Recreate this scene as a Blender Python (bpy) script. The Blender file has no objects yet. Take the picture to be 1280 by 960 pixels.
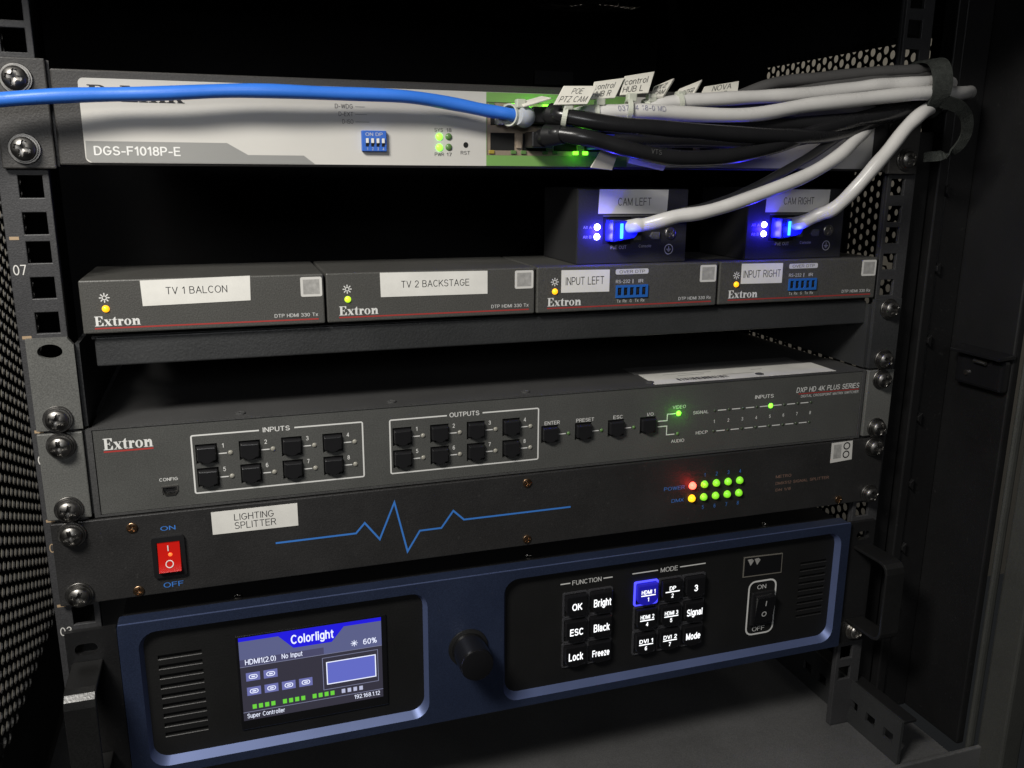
import bpy, bmesh, math, random
from mathutils import Vector, Matrix
from mathutils.geometry import tessellate_polygon
random.seed(4)
S = 0.001                                   # everything below is written in millimetres
sc = bpy.context.scene
col = sc.collection

# ---------------------------------------------------------------- camera
cam_d = bpy.data.cameras.new('camera'); cam = bpy.data.objects.new('camera', cam_d); col.objects.link(cam)
R3 = Matrix(((0.950253, -0.311405, 0.006768), (0.068246, 0.229355, 0.970947), (-0.303911, -0.922184, 0.239197))).transposed()
cam.matrix_world = Matrix.Translation(Vector((-154.048394, -434.124079, 341.935763)) * S) @ R3.to_4x4()
cam_d.sensor_fit = 'HORIZONTAL'; cam_d.sensor_width = 36; cam_d.lens = 1086.57 / 1280 * 36
cam_d.clip_start = 0.01; cam_d.clip_end = 50
sc.camera = cam

# ---------------------------------------------------------------- world and lamps (dim technical room, ceiling lamp, added front fill, rear lamp)
w = bpy.data.worlds.new('World'); sc.world = w; w.use_nodes = True
w.node_tree.nodes['Background'].inputs[0].default_value = (0.9, 0.95, 1.0, 1)
w.node_tree.nodes['Background'].inputs[1].default_value = 0.012

def area(name, loc, tgt, size, power, colr):
    d = bpy.data.lights.new(name, 'AREA'); d.shape = 'RECTANGLE'; d.size = size[0]; d.size_y = size[1]
    d.energy = power; d.color = colr
    o = bpy.data.objects.new(name, d); col.objects.link(o)
    v = Vector(tgt) * S - Vector(loc) * S
    o.location = Vector(loc) * S
    o.rotation_euler = v.to_track_quat('-Z', 'Y').to_euler()
    return o
area('ceiling_lamp', (-450, -400, 720), (-190, 0, 230), (0.22, 0.13), 6.9, (1.0, 0.965, 0.90))
area('fill_light', (-260, -950, 540), (-190, 0, 230), (0.20, 0.20), 1.4, (0.97, 0.98, 1.0))  # added low fill from the front, lightens the cable shadow
area('rear_room_lamp', (200, 900, 1600), (300, 1500, 300), (1.6, 0.5), 11.0, (1.0, 0.94, 0.84))

sc.view_settings.view_transform = 'Standard'; sc.view_settings.look = 'None'
sc.view_settings.exposure = 0.0; sc.view_settings.gamma = 1.0
sc.view_settings.use_curve_mapping = False
sc.cycles.use_denoising = True
sc.cycles.max_bounces = 8
sc.cycles.sample_clamp_indirect = 3.0

# ---------------------------------------------------------------- materials
MATS = {}
def mat(name, c, rough=0.5, metal=0.0, bump=0.0, bscale=900, var=0.12, vscale=14, emit=None, es=0.0,
        trans=0.0, spec=0.5, scratch=0.0, coat=0.0):
    if name in MATS: return MATS[name]
    m = bpy.data.materials.new(name); m.use_nodes = True
    nt = m.node_tree; b = nt.nodes['Principled BSDF']
    b.inputs['Metallic'].default_value = metal
    b.inputs['Specular IOR Level'].default_value = spec
    b.inputs['Transmission Weight'].default_value = trans
    b.inputs['Coat Weight'].default_value = coat
    tc = nt.nodes.new('ShaderNodeTexCoord')
    n1 = nt.nodes.new('ShaderNodeTexNoise'); n1.inputs['Scale'].default_value = vscale
    n1.inputs['Detail'].default_value = 6; n1.inputs['Roughness'].default_value = 0.62
    nt.links.new(tc.outputs['Object'], n1.inputs['Vector'])
    r = nt.nodes.new('ShaderNodeMapRange'); r.inputs[1].default_value = 0.3; r.inputs[2].default_value = 0.7
    r.inputs[3].default_value = 1 - var; r.inputs[4].default_value = 1 + var
    nt.links.new(n1.outputs['Fac'], r.inputs[0])
    mx = nt.nodes.new('ShaderNodeVectorMath'); mx.operation = 'SCALE'
    mx.inputs[0].default_value = c[:3]
    nt.links.new(r.outputs[0], mx.inputs['Scale'])
    last = mx.outputs[0]
    if bump > 0.1:
        g = nt.nodes.new('ShaderNodeTexNoise'); g.inputs['Scale'].default_value = 1700; g.inputs['Detail'].default_value = 1
        nt.links.new(tc.outputs['Object'], g.inputs['Vector'])
        gr = nt.nodes.new('ShaderNodeMapRange'); gr.inputs[1].default_value = 0.32; gr.inputs[2].default_value = 0.68
        gr.inputs[3].default_value = 0.80; gr.inputs[4].default_value = 1.20
        nt.links.new(g.outputs['Fac'], gr.inputs[0])
        gm = nt.nodes.new('ShaderNodeVectorMath'); gm.operation = 'SCALE'
        nt.links.new(last, gm.inputs[0]); nt.links.new(gr.outputs[0], gm.inputs['Scale']); last = gm.outputs[0]
    if scratch > 0:
        # fine dust specks and scuffs that belong to the surface
        n3 = nt.nodes.new('ShaderNodeTexNoise'); n3.inputs['Scale'].default_value = 420; n3.inputs['Detail'].default_value = 3
        nt.links.new(tc.outputs['Object'], n3.inputs['Vector'])
        cr = nt.nodes.new('ShaderNodeMapRange'); cr.inputs[1].default_value = 0.66; cr.inputs[2].default_value = 0.8
        cr.inputs[3].default_value = 0; cr.inputs[4].default_value = scratch
        nt.links.new(n3.outputs['Fac'], cr.inputs[0])
        mm = nt.nodes.new('ShaderNodeMix'); mm.data_type = 'RGBA'
        nt.links.new(cr.outputs[0], mm.inputs[0]); nt.links.new(last, mm.inputs[6])
        mm.inputs[7].default_value = (0.35, 0.34, 0.32, 1); last = mm.outputs[2]
    nt.links.new(last, b.inputs['Base Color'])
    r2 = nt.nodes.new('ShaderNodeMapRange'); r2.inputs[1].default_value = 0.3; r2.inputs[2].default_value = 0.7
    r2.inputs[3].default_value = max(0.02, rough - 0.07); r2.inputs[4].default_value = min(1, rough + 0.07)
    nt.links.new(n1.outputs['Fac'], r2.inputs[0]); nt.links.new(r2.outputs[0], b.inputs['Roughness'])
    if bump > 0:
        n2 = nt.nodes.new('ShaderNodeTexNoise'); n2.inputs['Scale'].default_value = bscale; n2.inputs['Detail'].default_value = 2
        nt.links.new(tc.outputs['Object'], n2.inputs['Vector'])
        bp = nt.nodes.new('ShaderNodeBump'); bp.inputs['Strength'].default_value = bump; bp.inputs['Distance'].default_value = 0.0004
        nt.links.new(n2.outputs['Fac'], bp.inputs['Height']); nt.links.new(bp.outputs[0], b.inputs['Normal'])
    if emit:
        b.inputs['Emission Color'].default_value = (*emit, 1); b.inputs['Emission Strength'].default_value = es
    MATS[name] = m
    return m

M_RACK = mat('rack_powder_coat', (0.034, 0.034, 0.036), 0.52, 0, 0.25, 1400, scratch=0.10)
M_FRAME = mat('cabinet_black_paint', (0.006, 0.006, 0.0064), 0.5, 0, 0.25, 900, var=0.3, vscale=7, scratch=0.05)
M_MESH = mat('perforated_sheet_paint', (0.006, 0.006, 0.006), 0.6)
M_DOORF = mat('door_frame_grey_paint', (0.045, 0.046, 0.042), 0.5, 0, 0.25, 900, var=0.15, scratch=0.06)
M_FLOOR = mat('floor_plate_paint', (0.085, 0.085, 0.086), 0.55, 0, 0.3, 700, var=0.25, vscale=9, scratch=0.05)
M_DARK = mat('interior_black', (0.008, 0.008, 0.009), 0.8)
M_VOID = mat('cavity_black', (0.003, 0.003, 0.003), 0.9)  # near-black that puts the shade of hollows into the colour
M_DXP = mat('graphite_panel_paint', (0.072, 0.073, 0.069), 0.48, 0, 0.22, 1800, var=0.10, vscale=22, scratch=0.05)
M_DXPF = mat('graphite_chassis_paint', (0.050, 0.050, 0.050), 0.55, 0, 0.3, 1300, var=0.1, scratch=0.06)
M_EAR = mat('grey_ear_paint', (0.105, 0.106, 0.100), 0.48, 0, 0.25, 1500, var=0.1, scratch=0.08)
M_HANDLE = mat('black_satin_steel', (0.010, 0.010, 0.010), 0.34, 0, 0.15, 900, var=0.2)
M_SPLIT = mat('black_anodised_panel', (0.020, 0.0195, 0.0195), 0.48, 0, 0.3, 1200, var=0.14, vscale=20, scratch=0.05)
M_BOX = mat('dark_grey_metal_case', (0.066, 0.065, 0.060), 0.48, 0, 0.25, 1500, var=0.08, scratch=0.05)
M_SHELF = mat('shelf_black_paint', (0.028, 0.029, 0.030), 0.45, 0, 0.35, 800, var=0.15, scratch=0.06)
M_POE = mat('black_metal_box', (0.026, 0.026, 0.029), 0.45, 0, 0.3, 1000, scratch=0.05)
M_SWB = mat('switch_dark_case', (0.040, 0.038, 0.036), 0.5, 0, 0.3, 1100, scratch=0.05)
M_SWF = mat('silver_grey_faceplate', (0.56, 0.545, 0.51), 0.45, 0, 0.05, 1500, var=0.03)
M_SWG = mat('grey_print_band', (0.25, 0.25, 0.24), 0.5, var=0.04)
M_GREEN = mat('green_print', (0.17, 0.34, 0.09), 0.5, var=0.05)
M_BLUEF = mat('navy_anodised_aluminium', (0.024, 0.034, 0.070), 0.38, 0.3, 0.12, 1800, var=0.10, vscale=18, scratch=0.04)
M_BLUELIT = mat('navy_lit_edge', (0.11, 0.145, 0.29), 0.46, 0.5, var=0.05)  # paler copy of the frame blue, light caught on edges put into colour
M_INSET = mat('black_satin_plastic', (0.010, 0.010, 0.010), 0.42, 0, 0.25, 900, var=0.1)
M_GLOSS = mat('gloss_black_plastic', (0.008, 0.008, 0.009), 0.16, 0, var=0.05, coat=0.4)
M_KEYRIM = mat('clear_key_surround', (0.30, 0.30, 0.33), 0.10, trans=0.85, var=0.03)
M_BTN = mat('black_button_plastic', (0.011, 0.011, 0.012), 0.32, var=0.05)
M_WHITE = mat('white_print', (0.72, 0.72, 0.70), 0.5, var=0.04)
M_GREYP = mat('grey_print', (0.58, 0.58, 0.57), 0.5, var=0.04)
M_BLACKP = mat('black_print', (0.012, 0.012, 0.014), 0.5)
M_LABEL = mat('label_tape', (0.74, 0.73, 0.69), 0.36, 0, 0.08, 60, var=0.07, vscale=55)
M_STICK = mat('sticker_paper', (0.62, 0.61, 0.58), 0.5, var=0.05, vscale=60)
M_STICKG = mat('faded_sticker_ink', (0.34, 0.335, 0.32), 0.6, var=0.25, vscale=300)
M_RED = mat('red_print', (0.36, 0.035, 0.03), 0.5)
M_BLUEP = mat('blue_print', (0.045, 0.20, 0.62), 0.5, var=0.04)
M_BROWN = mat('brown_print', (0.20, 0.12, 0.09), 0.6)
M_TICK = mat('gold_stamp_print', (0.36, 0.26, 0.16), 0.5)
M_SCREW = mat('black_nickel_screw', (0.19, 0.184, 0.175), 0.40, 1.0, 0.10, 400, var=0.3, vscale=250)
M_BRASS = mat('bronze_screw', (0.42, 0.27, 0.16), 0.3, 1.0, 0.1, 500, var=0.3, vscale=200)
M_STEEL = mat('zinc_steel', (0.45, 0.43, 0.40), 0.32, 1.0, 0.1, 500, var=0.2, vscale=100)
M_JACK = mat('jack_shield_metal', (0.36, 0.29, 0.22), 0.45, 0.35, 0.1, 500, var=0.2, vscale=60)
M_LEDOFF = mat('unlit_led_lens', (0.30, 0.29, 0.25), 0.25, var=0.05)
M_LEDOFFG = mat('unlit_green_led', (0.10, 0.20, 0.06), 0.3, var=0.05)
M_LEDDIM = mat('unlit_dark_led', (0.05, 0.07, 0.04), 0.3, var=0.05)
def led(name, c, e, s): return mat(name, c, 0.3, emit=e, es=s)
L_GREEN = led('green_led', (0.2, 0.6, 0.05), (0.16, 1.0, 0.02), 2.0)
L_GREENB = led('bright_green_led', (0.2, 0.6, 0.05), (0.16, 1.0, 0.03), 3.2)
L_GREENS = led('soft_green_led', (0.2, 0.6, 0.05), (0.20, 0.66, 0.012), 0.8)
L_LIME = led('lime_led', (0.5, 0.6, 0.05), (0.55, 0.95, 0.02), 1.0)
L_AMBER = led('amber_led', (0.7, 0.4, 0.02), (1.0, 0.40, 0.008), 1.5)
L_YELL = led('yellow_led', (0.7, 0.6, 0.02), (1.0, 0.48, 0.01), 1.4)
L_RED = led('red_led', (0.7, 0.1, 0.05), (1.0, 0.09, 0.06), 5)
L_BLUE = led('blue_led', (0.3, 0.3, 0.9), (0.22, 0.20, 1.0), 40)
L_CONTACT = led('blue_contact_glow', (0.1, 0.3, 0.9), (0.03, 0.32, 1.0), 3)
L_LETTER = led('backlit_white_letters', (0.8, 0.8, 0.8), (0.95, 0.97, 1.0), 1.1)
L_BLUEKEY = led('lit_blue_key', (0.02, 0.02, 0.3), (0.01, 0.005, 0.62), 0.30)
L_KEYEDGE = led('lit_blue_key_edge', (0.1, 0.1, 0.8), (0.06, 0.06, 1.0), 1.4)
def scr(name, c, s=1.15): return mat('screen_' + name, (0.01, 0.01, 0.012), 0.25, emit=c, es=s, var=0.02)
SC_BG = scr('dark', (0.028, 0.026, 0.040)); SC_HEAD = scr('slate', (0.088, 0.098, 0.21)); SC_BLUE = scr('blue', (0.010, 0.006, 0.62))
SC_MID = scr('band', (0.055, 0.055, 0.115)); SC_PV = scr('preview', (0.105, 0.125, 0.48)); SC_WHITE = scr('white', (0.80, 0.84, 1.0))
SC_GRN = scr('green', (0.13, 0.56, 0.04)); SC_ICON = scr('icon', (0.13, 0.14, 0.36)); SC_LINE = scr('line', (0.17, 0.18, 0.28)); SC_GREYW = scr('pale', (0.42, 0.44, 0.60))
M_ROCK = mat('red_rocker', (0.40, 0.008, 0.006), 0.10, trans=0.25, emit=(1.0, 0.02, 0.01), es=0.24, coat=0.7)
M_ROCKL = led('rocker_lamp', (0.8, 0.2, 0.05), (1.0, 0.13, 0.02), 1.1)
M_CBLUE = mat('blue_cable_jacket', (0.035, 0.17, 0.66), 0.38, 0, 0.1, 300, var=0.08, vscale=30)
M_CGREY = mat('grey_cable_jacket', (0.52, 0.51, 0.495), 0.30, 0, 0.1, 260, var=0.08, vscale=40)
M_CDARK = mat('dark_grey_cable_jacket', (0.085, 0.083, 0.082), 0.34, 0, 0.1, 260, var=0.1, vscale=40)
M_CBLACK = mat('black_cable_jacket', (0.012, 0.012, 0.013), 0.26, 0, 0.1, 260, var=0.1, vscale=40)
M_VELCRO = mat('hook_and_loop_fabric', (0.035, 0.038, 0.035), 0.95, 0, 1.0, 2200, var=0.3, vscale=300, spec=0.1)
M_TAG = mat('ivory_plastic_tag', (0.70, 0.68, 0.61), 0.42, 0, 0.1, 500, var=0.05, vscale=80)
M_TIE = mat('clear_nylon_tie', (0.62, 0.64, 0.55), 0.35, trans=0.25, var=0.08)
M_CLEAR = mat('clear_plug_plastic', (0.72, 0.75, 0.78), 0.22, trans=0.45, var=0.05)
M_BPLUG = mat('blue_plug_plastic', (0.03, 0.04, 0.60), 0.3, trans=0.35, var=0.08)
M_TERM = mat('blue_terminal_block', (0.02, 0.12, 0.42), 0.35, var=0.06)
M_DIP = mat('blue_dip_switch', (0.035, 0.13, 0.52), 0.4, var=0.05)
M_WALL = mat('pale_room_wall', (0.62, 0.58, 0.50), 0.8, var=0.08, vscale=3)

# ---------------------------------------------------------------- mesh helpers
class MB:
    def __init__(s): s.v = []; s.f = []
    def add(s, v, f):
        o = len(s.v); s.v += [tuple(p) for p in v]; s.f += [tuple(i + o for i in q) for q in f]; return s
    def box(s, x0, x1, y0, y1, z0, z1):
        return s.add([(x0, y0, z0), (x1, y0, z0), (x1, y1, z0), (x0, y1, z0), (x0, y0, z1), (x1, y0, z1), (x1, y1, z1), (x0, y1, z1)],
                     [(0, 3, 2, 1), (4, 5, 6, 7), (0, 1, 5, 4), (1, 2, 6, 5), (2, 3, 7, 6), (3, 0, 4, 7)])
    def prism(s, pts, y0, y1):                       # polygon in x,z (counter-clockwise seen from the front), y0 = front
        n = len(pts); tri = tessellate_polygon([[Vector((a, b, 0)) for a, b in pts]])
        v = [(a, y0, b) for a, b in pts] + [(a, y1, b) for a, b in pts]
        f = [tuple(t) for t in tri] + [tuple(i + n for i in reversed(t)) for t in tri]
        f += [(i, i + n, (i + 1) % n + n, (i + 1) % n) for i in range(n)]
        return s.add(v, f)
    def poly(s, pts, y):                             # flat, facing the front
        tri = tessellate_polygon([[Vector((a, b, 0)) for a, b in pts]])
        return s.add([(a, y, b) for a, b in pts], [tuple(t) for t in tri])
    def filled(s, outer, holes, y):
        loops = [outer] + holes; allp = [p for l in loops for p in l]
        tri = tessellate_polygon([[Vector((a, b, 0)) for a, b in l] for l in loops])
        return s.add([(a, y, b) for a, b in allp], [tuple(t) for t in tri])
    def loft(s, rings, close=True):
        n = len(rings[0]); v = [p for r in rings for p in r]; f = []
        for k in range(len(rings) - 1):
            for i in range(n if close else n - 1):
                j = (i + 1) % n
                f.append((k * n + i, k * n + j, (k + 1) * n + j, (k + 1) * n + i))
        return s.add(v, f)
    def lathe(s, x, z, prof, n=20, cap=True):        # axis along y; prof = [(radius, y)...] from front to back
        rings = [[(x + r * math.cos(2 * math.pi * i / n), y, z + r * math.sin(2 * math.pi * i / n)) for i in range(n)] for r, y in prof]
        s.loft(rings)
        if cap:
            o = len(s.v); s.v += rings[0]; s.f.append(tuple(o + i for i in range(n)))
        return s
    def dome(s, x, z, r, y, h, n=16):                # lens bulging towards the front
        pr = [(r * math.sin(a), y - h * math.cos(a)) for a in [0.12, 0.4, 0.75, 1.1, math.pi / 2]]
        return s.lathe(x, z, pr, n)
    def tube(s, path, rad, n=12, sub=6, caps=True):
        P = spline(path, sub); rings = []; up = Vector((0, 0, 1))
        for i, p in enumerate(P):
            t = (P[min(i + 1, len(P) - 1)] - P[max(i - 1, 0)]).normalized()
            a = t.cross(up)
            if a.length < 1e-3: a = t.cross(Vector((0, 1, 0)))
            a.normalize(); b = a.cross(t).normalized()
            r = rad(i / (len(P) - 1)) if callable(rad) else rad
            rings.append([tuple(p + r * (math.cos(2 * math.pi * k / n) * a + math.sin(2 * math.pi * k / n) * b)) for k in range(n)])
        s.loft(rings)
        if caps:
            o = len(s.v); s.v += rings[0]; s.f.append(tuple(o + k for k in reversed(range(n))))
            o = len(s.v); s.v += rings[-1]; s.f.append(tuple(o + k for k in range(n)))
        return s
    def plate_holes(s, x0, x1, z0, z1, y0, y1, holes):   # holes: (x0,x1,z0,z1) rectangles, real openings
        xs = sorted({x0, x1} | {v for h in holes for v in h[:2]}); zs = sorted({z0, z1} | {v for h in holes for v in h[2:]})
        nx, nz = len(xs) - 1, len(zs) - 1
        def hol(i, k):
            if i < 0 or k < 0 or i >= nx or k >= nz: return True
            cx, cz = (xs[i] + xs[i + 1]) / 2, (zs[k] + zs[k + 1]) / 2
            return any(h[0] < cx < h[1] and h[2] < cz < h[3] for h in holes)
        for i in range(nx):
            for k in range(nz):
                if hol(i, k): continue
                a, b, c, d = xs[i], xs[i + 1], zs[k], zs[k + 1]
                s.add([(a, y0, c), (b, y0, c), (b, y0, d), (a, y0, d)], [(0, 1, 2, 3)])
                s.add([(a, y1, c), (b, y1, c), (b, y1, d), (a, y1, d)], [(3, 2, 1, 0)])
                if hol(i - 1, k): s.add([(a, y0, c), (a, y0, d), (a, y1, d), (a, y1, c)], [(0, 1, 2, 3)])
                if hol(i + 1, k): s.add([(b, y0, c), (b, y1, c), (b, y1, d), (b, y0, d)], [(0, 1, 2, 3)])
                if hol(i, k - 1): s.add([(a, y0, c), (a, y1, c), (b, y1, c), (b, y0, c)], [(0, 1, 2, 3)])
                if hol(i, k + 1): s.add([(a, y0, d), (b, y0, d), (b, y1, d), (a, y1, d)], [(0, 1, 2, 3)])
        return s

def spline(path, sub=6):
    P = [Vector(p) for p in path]; out = []
    for i in range(len(P) - 1):
        p0 = P[i - 1] if i else P[0] * 2 - P[1]; p1 = P[i]; p2 = P[i + 1]; p3 = P[i + 2] if i + 2 < len(P) else P[-1] * 2 - P[-2]
        for k in range(sub):
            t = k / sub
            out.append(0.5 * ((2 * p1) + (-p0 + p2) * t + (2 * p0 - 5 * p1 + 4 * p2 - p3) * t * t + (-p0 + 3 * p1 - 3 * p2 + p3) * t ** 3))
    out.append(P[-1]); return out

def rrect(x0, x1, z0, z1, r, n=6):
    pts = []
    for cx, cz, a0 in ((x1 - r, z1 - r, 0), (x0 + r, z1 - r, 90), (x0 + r, z0 + r, 180), (x1 - r, z0 + r, 270)):
        for i in range(n + 1):
            a = math.radians(a0 + 90 * i / n); pts.append((cx + r * math.cos(a), cz + r * math.sin(a)))
    return pts

def thing(name, label, cat, loc=(0, 0, 0), group=None):
    o = bpy.data.objects.new(name, None); col.objects.link(o); o.empty_display_size = 0.02
    o.location = Vector(loc) * S; o['label'] = label; o['category'] = cat
    if group: o['group'] = group
    return o
def world_loc(o):
    p = Vector((0, 0, 0))
    while o: p += o.location; o = o.parent
    return p / S
def build(name, mb, m, parent=None, bevel=0, smooth=False, seg=2, weld=True, label=None):
    me = bpy.data.meshes.new(name); off = world_loc(parent) if parent else Vector((0, 0, 0))
    me.from_pydata([tuple((Vector(v) - off) * S) for v in mb.v], [], mb.f)
    bm = bmesh.new(); bm.from_mesh(me)
    if weld: bmesh.ops.remove_doubles(bm, verts=bm.verts, dist=1e-6)
    bmesh.ops.recalc_face_normals(bm, faces=bm.faces) if weld else None
    bm.to_mesh(me); bm.free()
    o = bpy.data.objects.new(name, me); col.objects.link(o); o.parent = parent
    me.materials.append(m)
    if smooth:
        me.shade_smooth()
        me.set_sharp_from_angle(angle=math.radians(40))
    if bevel:
        b = o.modifiers.new('bevel', 'BEVEL'); b.width = bevel * S; b.segments = seg; b.limit_method = 'ANGLE'; b.angle_limit = math.radians(40)
    if label: o['label'] = label
    return o
def dup(o, parent, loc, rot=None):
    c = o.copy(); col.objects.link(c); c.parent = parent
    c.location = (Vector(loc) - (world_loc(parent) if parent else Vector((0, 0, 0)))) * S
    if rot is not None: c.rotation_euler = rot
    return c

# lettering: a plain stroke alphabet drawn here (cap height 1, strokes as polylines), printed as flat meshes
def _a(cx, cy, rx, ry, a0, a1, n=0):
    n = n or max(3, int(abs(a1 - a0) / 22))
    return [(cx + rx * math.cos(math.radians(a0 + (a1 - a0) * i / n)), cy + ry * math.sin(math.radians(a0 + (a1 - a0) * i / n))) for i in range(n + 1)]
FONT = {
 'A': (.68, [[(0, 0), (.34, 1), (.68, 0)], [(.13, .34), (.55, .34)]]),
 'B': (.60, [[(0, 0), (0, 1)], [(.03, 1), (.32, 1)] + _a(.32, .765, .22, .235, 90, -90), [(.03, 0), (.33, 0)] + _a(.33, .265, .26, .265, -90, 90) + [(.03, .53)]]),
 'C': (.66, [_a(.35, .5, .35, .5, 48, 312)]),
 'D': (.64, [[(0, 0), (0, 1)], [(.03, 1), (.26, 1)] + _a(.26, .5, .37, .5, 90, -90) + [(.03, 0)]]),
 'E': (.54, [[(.54, 0), (0, 0), (0, 1), (.53, 1)], [(0, .53), (.48, .53)]]),
 'F': (.52, [[(0, 0), (0, 1), (.52, 1)], [(0, .52), (.45, .52)]]),
 'G': (.70, [_a(.35, .5, .35, .5, 45, 345) + [(.69, .46), (.40, .46)]]),
 'H': (.60, [[(0, 0), (0, 1)], [(.6, 0), (.6, 1)], [(0, .52), (.6, .52)]]),
 'I': (.02, [[(.01, 0), (.01, 1)]]),
 'J': (.46, [[(.46, 1), (.46, .26)] + _a(.23, .25, .23, .25, 0, -180)]),
 'K': (.62, [[(0, 0), (0, 1)], [(.6, 1), (0, .36)], [(.2, .58), (.62, 0)]]),
 'L': (.50, [[(0, 1), (0, 0), (.5, 0)]]),
 'M': (.74, [[(0, 0), (0, 1), (.37, .05), (.74, 1), (.74, 0)]]),
 'N': (.60, [[(0, 0), (0, 1), (.6, 0), (.6, 1)]]),
 'O': (.74, [_a(.37, .5, .37, .5, 0, 360, 22)]),
 'P': (.56, [[(0, 0), (0, 1)], [(.03, 1), (.3, 1)] + _a(.3, .73, .26, .27, 90, -90) + [(.03, .46)]]),
 'R': (.60, [[(0, 0), (0, 1)], [(.03, 1), (.32, 1)] + _a(.32, .74, .25, .26, 90, -90) + [(.03, .48)], [(.34, .48), (.60, 0)]]),
 'S': (.58, [_a(.29, .745, .26, .255, 25, 262) + _a(.29, .25, .29, .25, 88, -155)]),
 'T': (.60, [[(0, 1), (.6, 1)], [(.3, 1), (.3, 0)]]),
 'U': (.60, [[(0, 1), (0, .3)] + _a(.3, .3, .3, .3, 180, 360) + [(.6, 1)]]),
 'V': (.64, [[(0, 1), (.32, 0), (.64, 1)]]),
 'W': (.92, [[(0, 1), (.23, 0), (.46, .95), (.69, 0), (.92, 1)]]),
 'X': (.62, [[(0, 0), (.62, 1)], [(0, 1), (.62, 0)]]),
 'Y': (.62, [[(0, 1), (.31, .44), (.62, 1)], [(.31, .44), (.31, 0)]]),
 'Z': (.58, [[(.02, 1), (.56, 1), (0, 0), (.58, 0)]]),
 'a': (.46, [_a(.22, .52, .21, .20, 165, 0) + [(.43, 0)], _a(.21, .2, .21, .2, 80, 350)[:0] + [(.43, .42), (.2, .40)] + _a(.19, .2, .19, .2, 90, 330)]),
 'b': (.48, [[(0, 0), (0, 1)], _a(.24, .36, .24, .36, 180, -180, 16)]),
 'c': (.46, [_a(.25, .36, .25, .36, 48, 312)]),
 'd': (.48, [[(.48, 0), (.48, 1)], _a(.24, .36, .24, .36, 0, 360, 16)]),
 'e': (.50, [[(.02, .38), (.49, .38)] + _a(.25, .36, .245, .36, 5, 318)]),
 'f': (.30, [[(.12, 0), (.12, .8)] + _a(.28, .8, .16, .2, 180, 90), [(0, .70), (.3, .70)]]),
 'g': (.48, [[(.48, .72), (.48, -.06)] + _a(.24, -.05, .24, .22, 0, -150), _a(.24, .38, .24, .34, 0, 360, 16)]),
 'h': (.44, [[(0, 0), (0, 1)], _a(.22, .48, .22, .24, 180, 0) + [(.44, 0)]]),
 'i': (.02, [[(.01, 0), (.01, .72)], [(.01, .90), (.01, 1.0)]]),
 'k': (.44, [[(0, 0), (0, 1)], [(.42, .72), (0, .26)], [(.15, .42), (.44, 0)]]),
 'l': (.02, [[(.01, 0), (.01, 1)]]),
 'n': (.44, [[(0, 0), (0, .72)], _a(.22, .48, .22, .24, 180, 0) + [(.44, 0)]]),
 'o': (.50, [_a(.25, .36, .25, .36, 0, 360, 16)]),
 'p': (.48, [[(0, -.26), (0, .72)], _a(.24, .36, .24, .36, 180, -180, 16)]),
 'r': (.28, [[(0, 0), (0, .72)], _a(.24, .46, .24, .25, 180, 85)]),
 's': (.42, [_a(.21, .535, .19, .185, 25, 262) + _a(.21, .18, .21, .18, 88, -155)]),
 't': (.28, [[(.11, .92), (.11, .14)] + _a(.25, .14, .14, .14, 180, 270), [(0, .70), (.27, .70)]]),
 'u': (.44, [[(0, .72), (0, .24)] + _a(.22, .24, .22, .24, 180, 360), [(.44, .72), (.44, 0)]]),
 'x': (.44, [[(0, 0), (.44, .72)], [(0, .72), (.44, 0)]]),
 'z': (.42, [[(.02, .72), (.41, .72), (0, 0), (.42, 0)]]),
 '0': (.52, [_a(.26, .5, .26, .5, 0, 360, 20)]),
 '1': (.26, [[(0, .78), (.22, 1), (.22, 0)]]),
 '2': (.52, [_a(.26, .72, .25, .28, 165, -35) + [(0, 0), (.52, 0)]]),
 '3': (.52, [_a(.25, .75, .23, .25, 160, -88) + _a(.25, .265, .27, .265, 88, -160)]),
 '4': (.56, [[(.42, 0), (.42, 1), (0, .28), (.56, .28)]]),
 '5': (.52, [[(.47, 1), (.10, 1), (.05, .52)] + _a(.25, .32, .27, .32, 138, -150)]),
 '6': (.52, [_a(.30, .62, .28, .38, 55, 180) + [(.02, .32)], _a(.26, .31, .25, .31, 0, 360, 16)]),
 '7': (.50, [[(0, 1), (.5, 1), (.17, 0)]]),
 '8': (.52, [_a(.26, .765, .22, .235, 0, 360, 16), _a(.26, .265, .26, .265, 0, 360, 16)]),
 '9': (.52, [_a(.26, .69, .25, .31, 0, 360, 16), [(.51, .69)] + _a(.22, .38, .28, .38, 0, -125)]),
 '-': (.32, [[(0, .38), (.32, .38)]]), '/': (.32, [[(0, -.04), (.32, 1.04)]]), '.': (.02, [[(.01, 0), (.01, .05)]]),
 '(': (.16, [_a(.36, .42, .34, .62, 120, 240)]), ')': (.16, [_a(-.2, .42, .34, .62, 60, -60)]),
 '%': (.80, [[(.18, 0), (.62, 1)], _a(.16, .77, .16, .22, 0, 360, 12), _a(.64, .23, .16, .22, 0, 360, 12)]),
 ' ': (.22, []),
}
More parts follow.
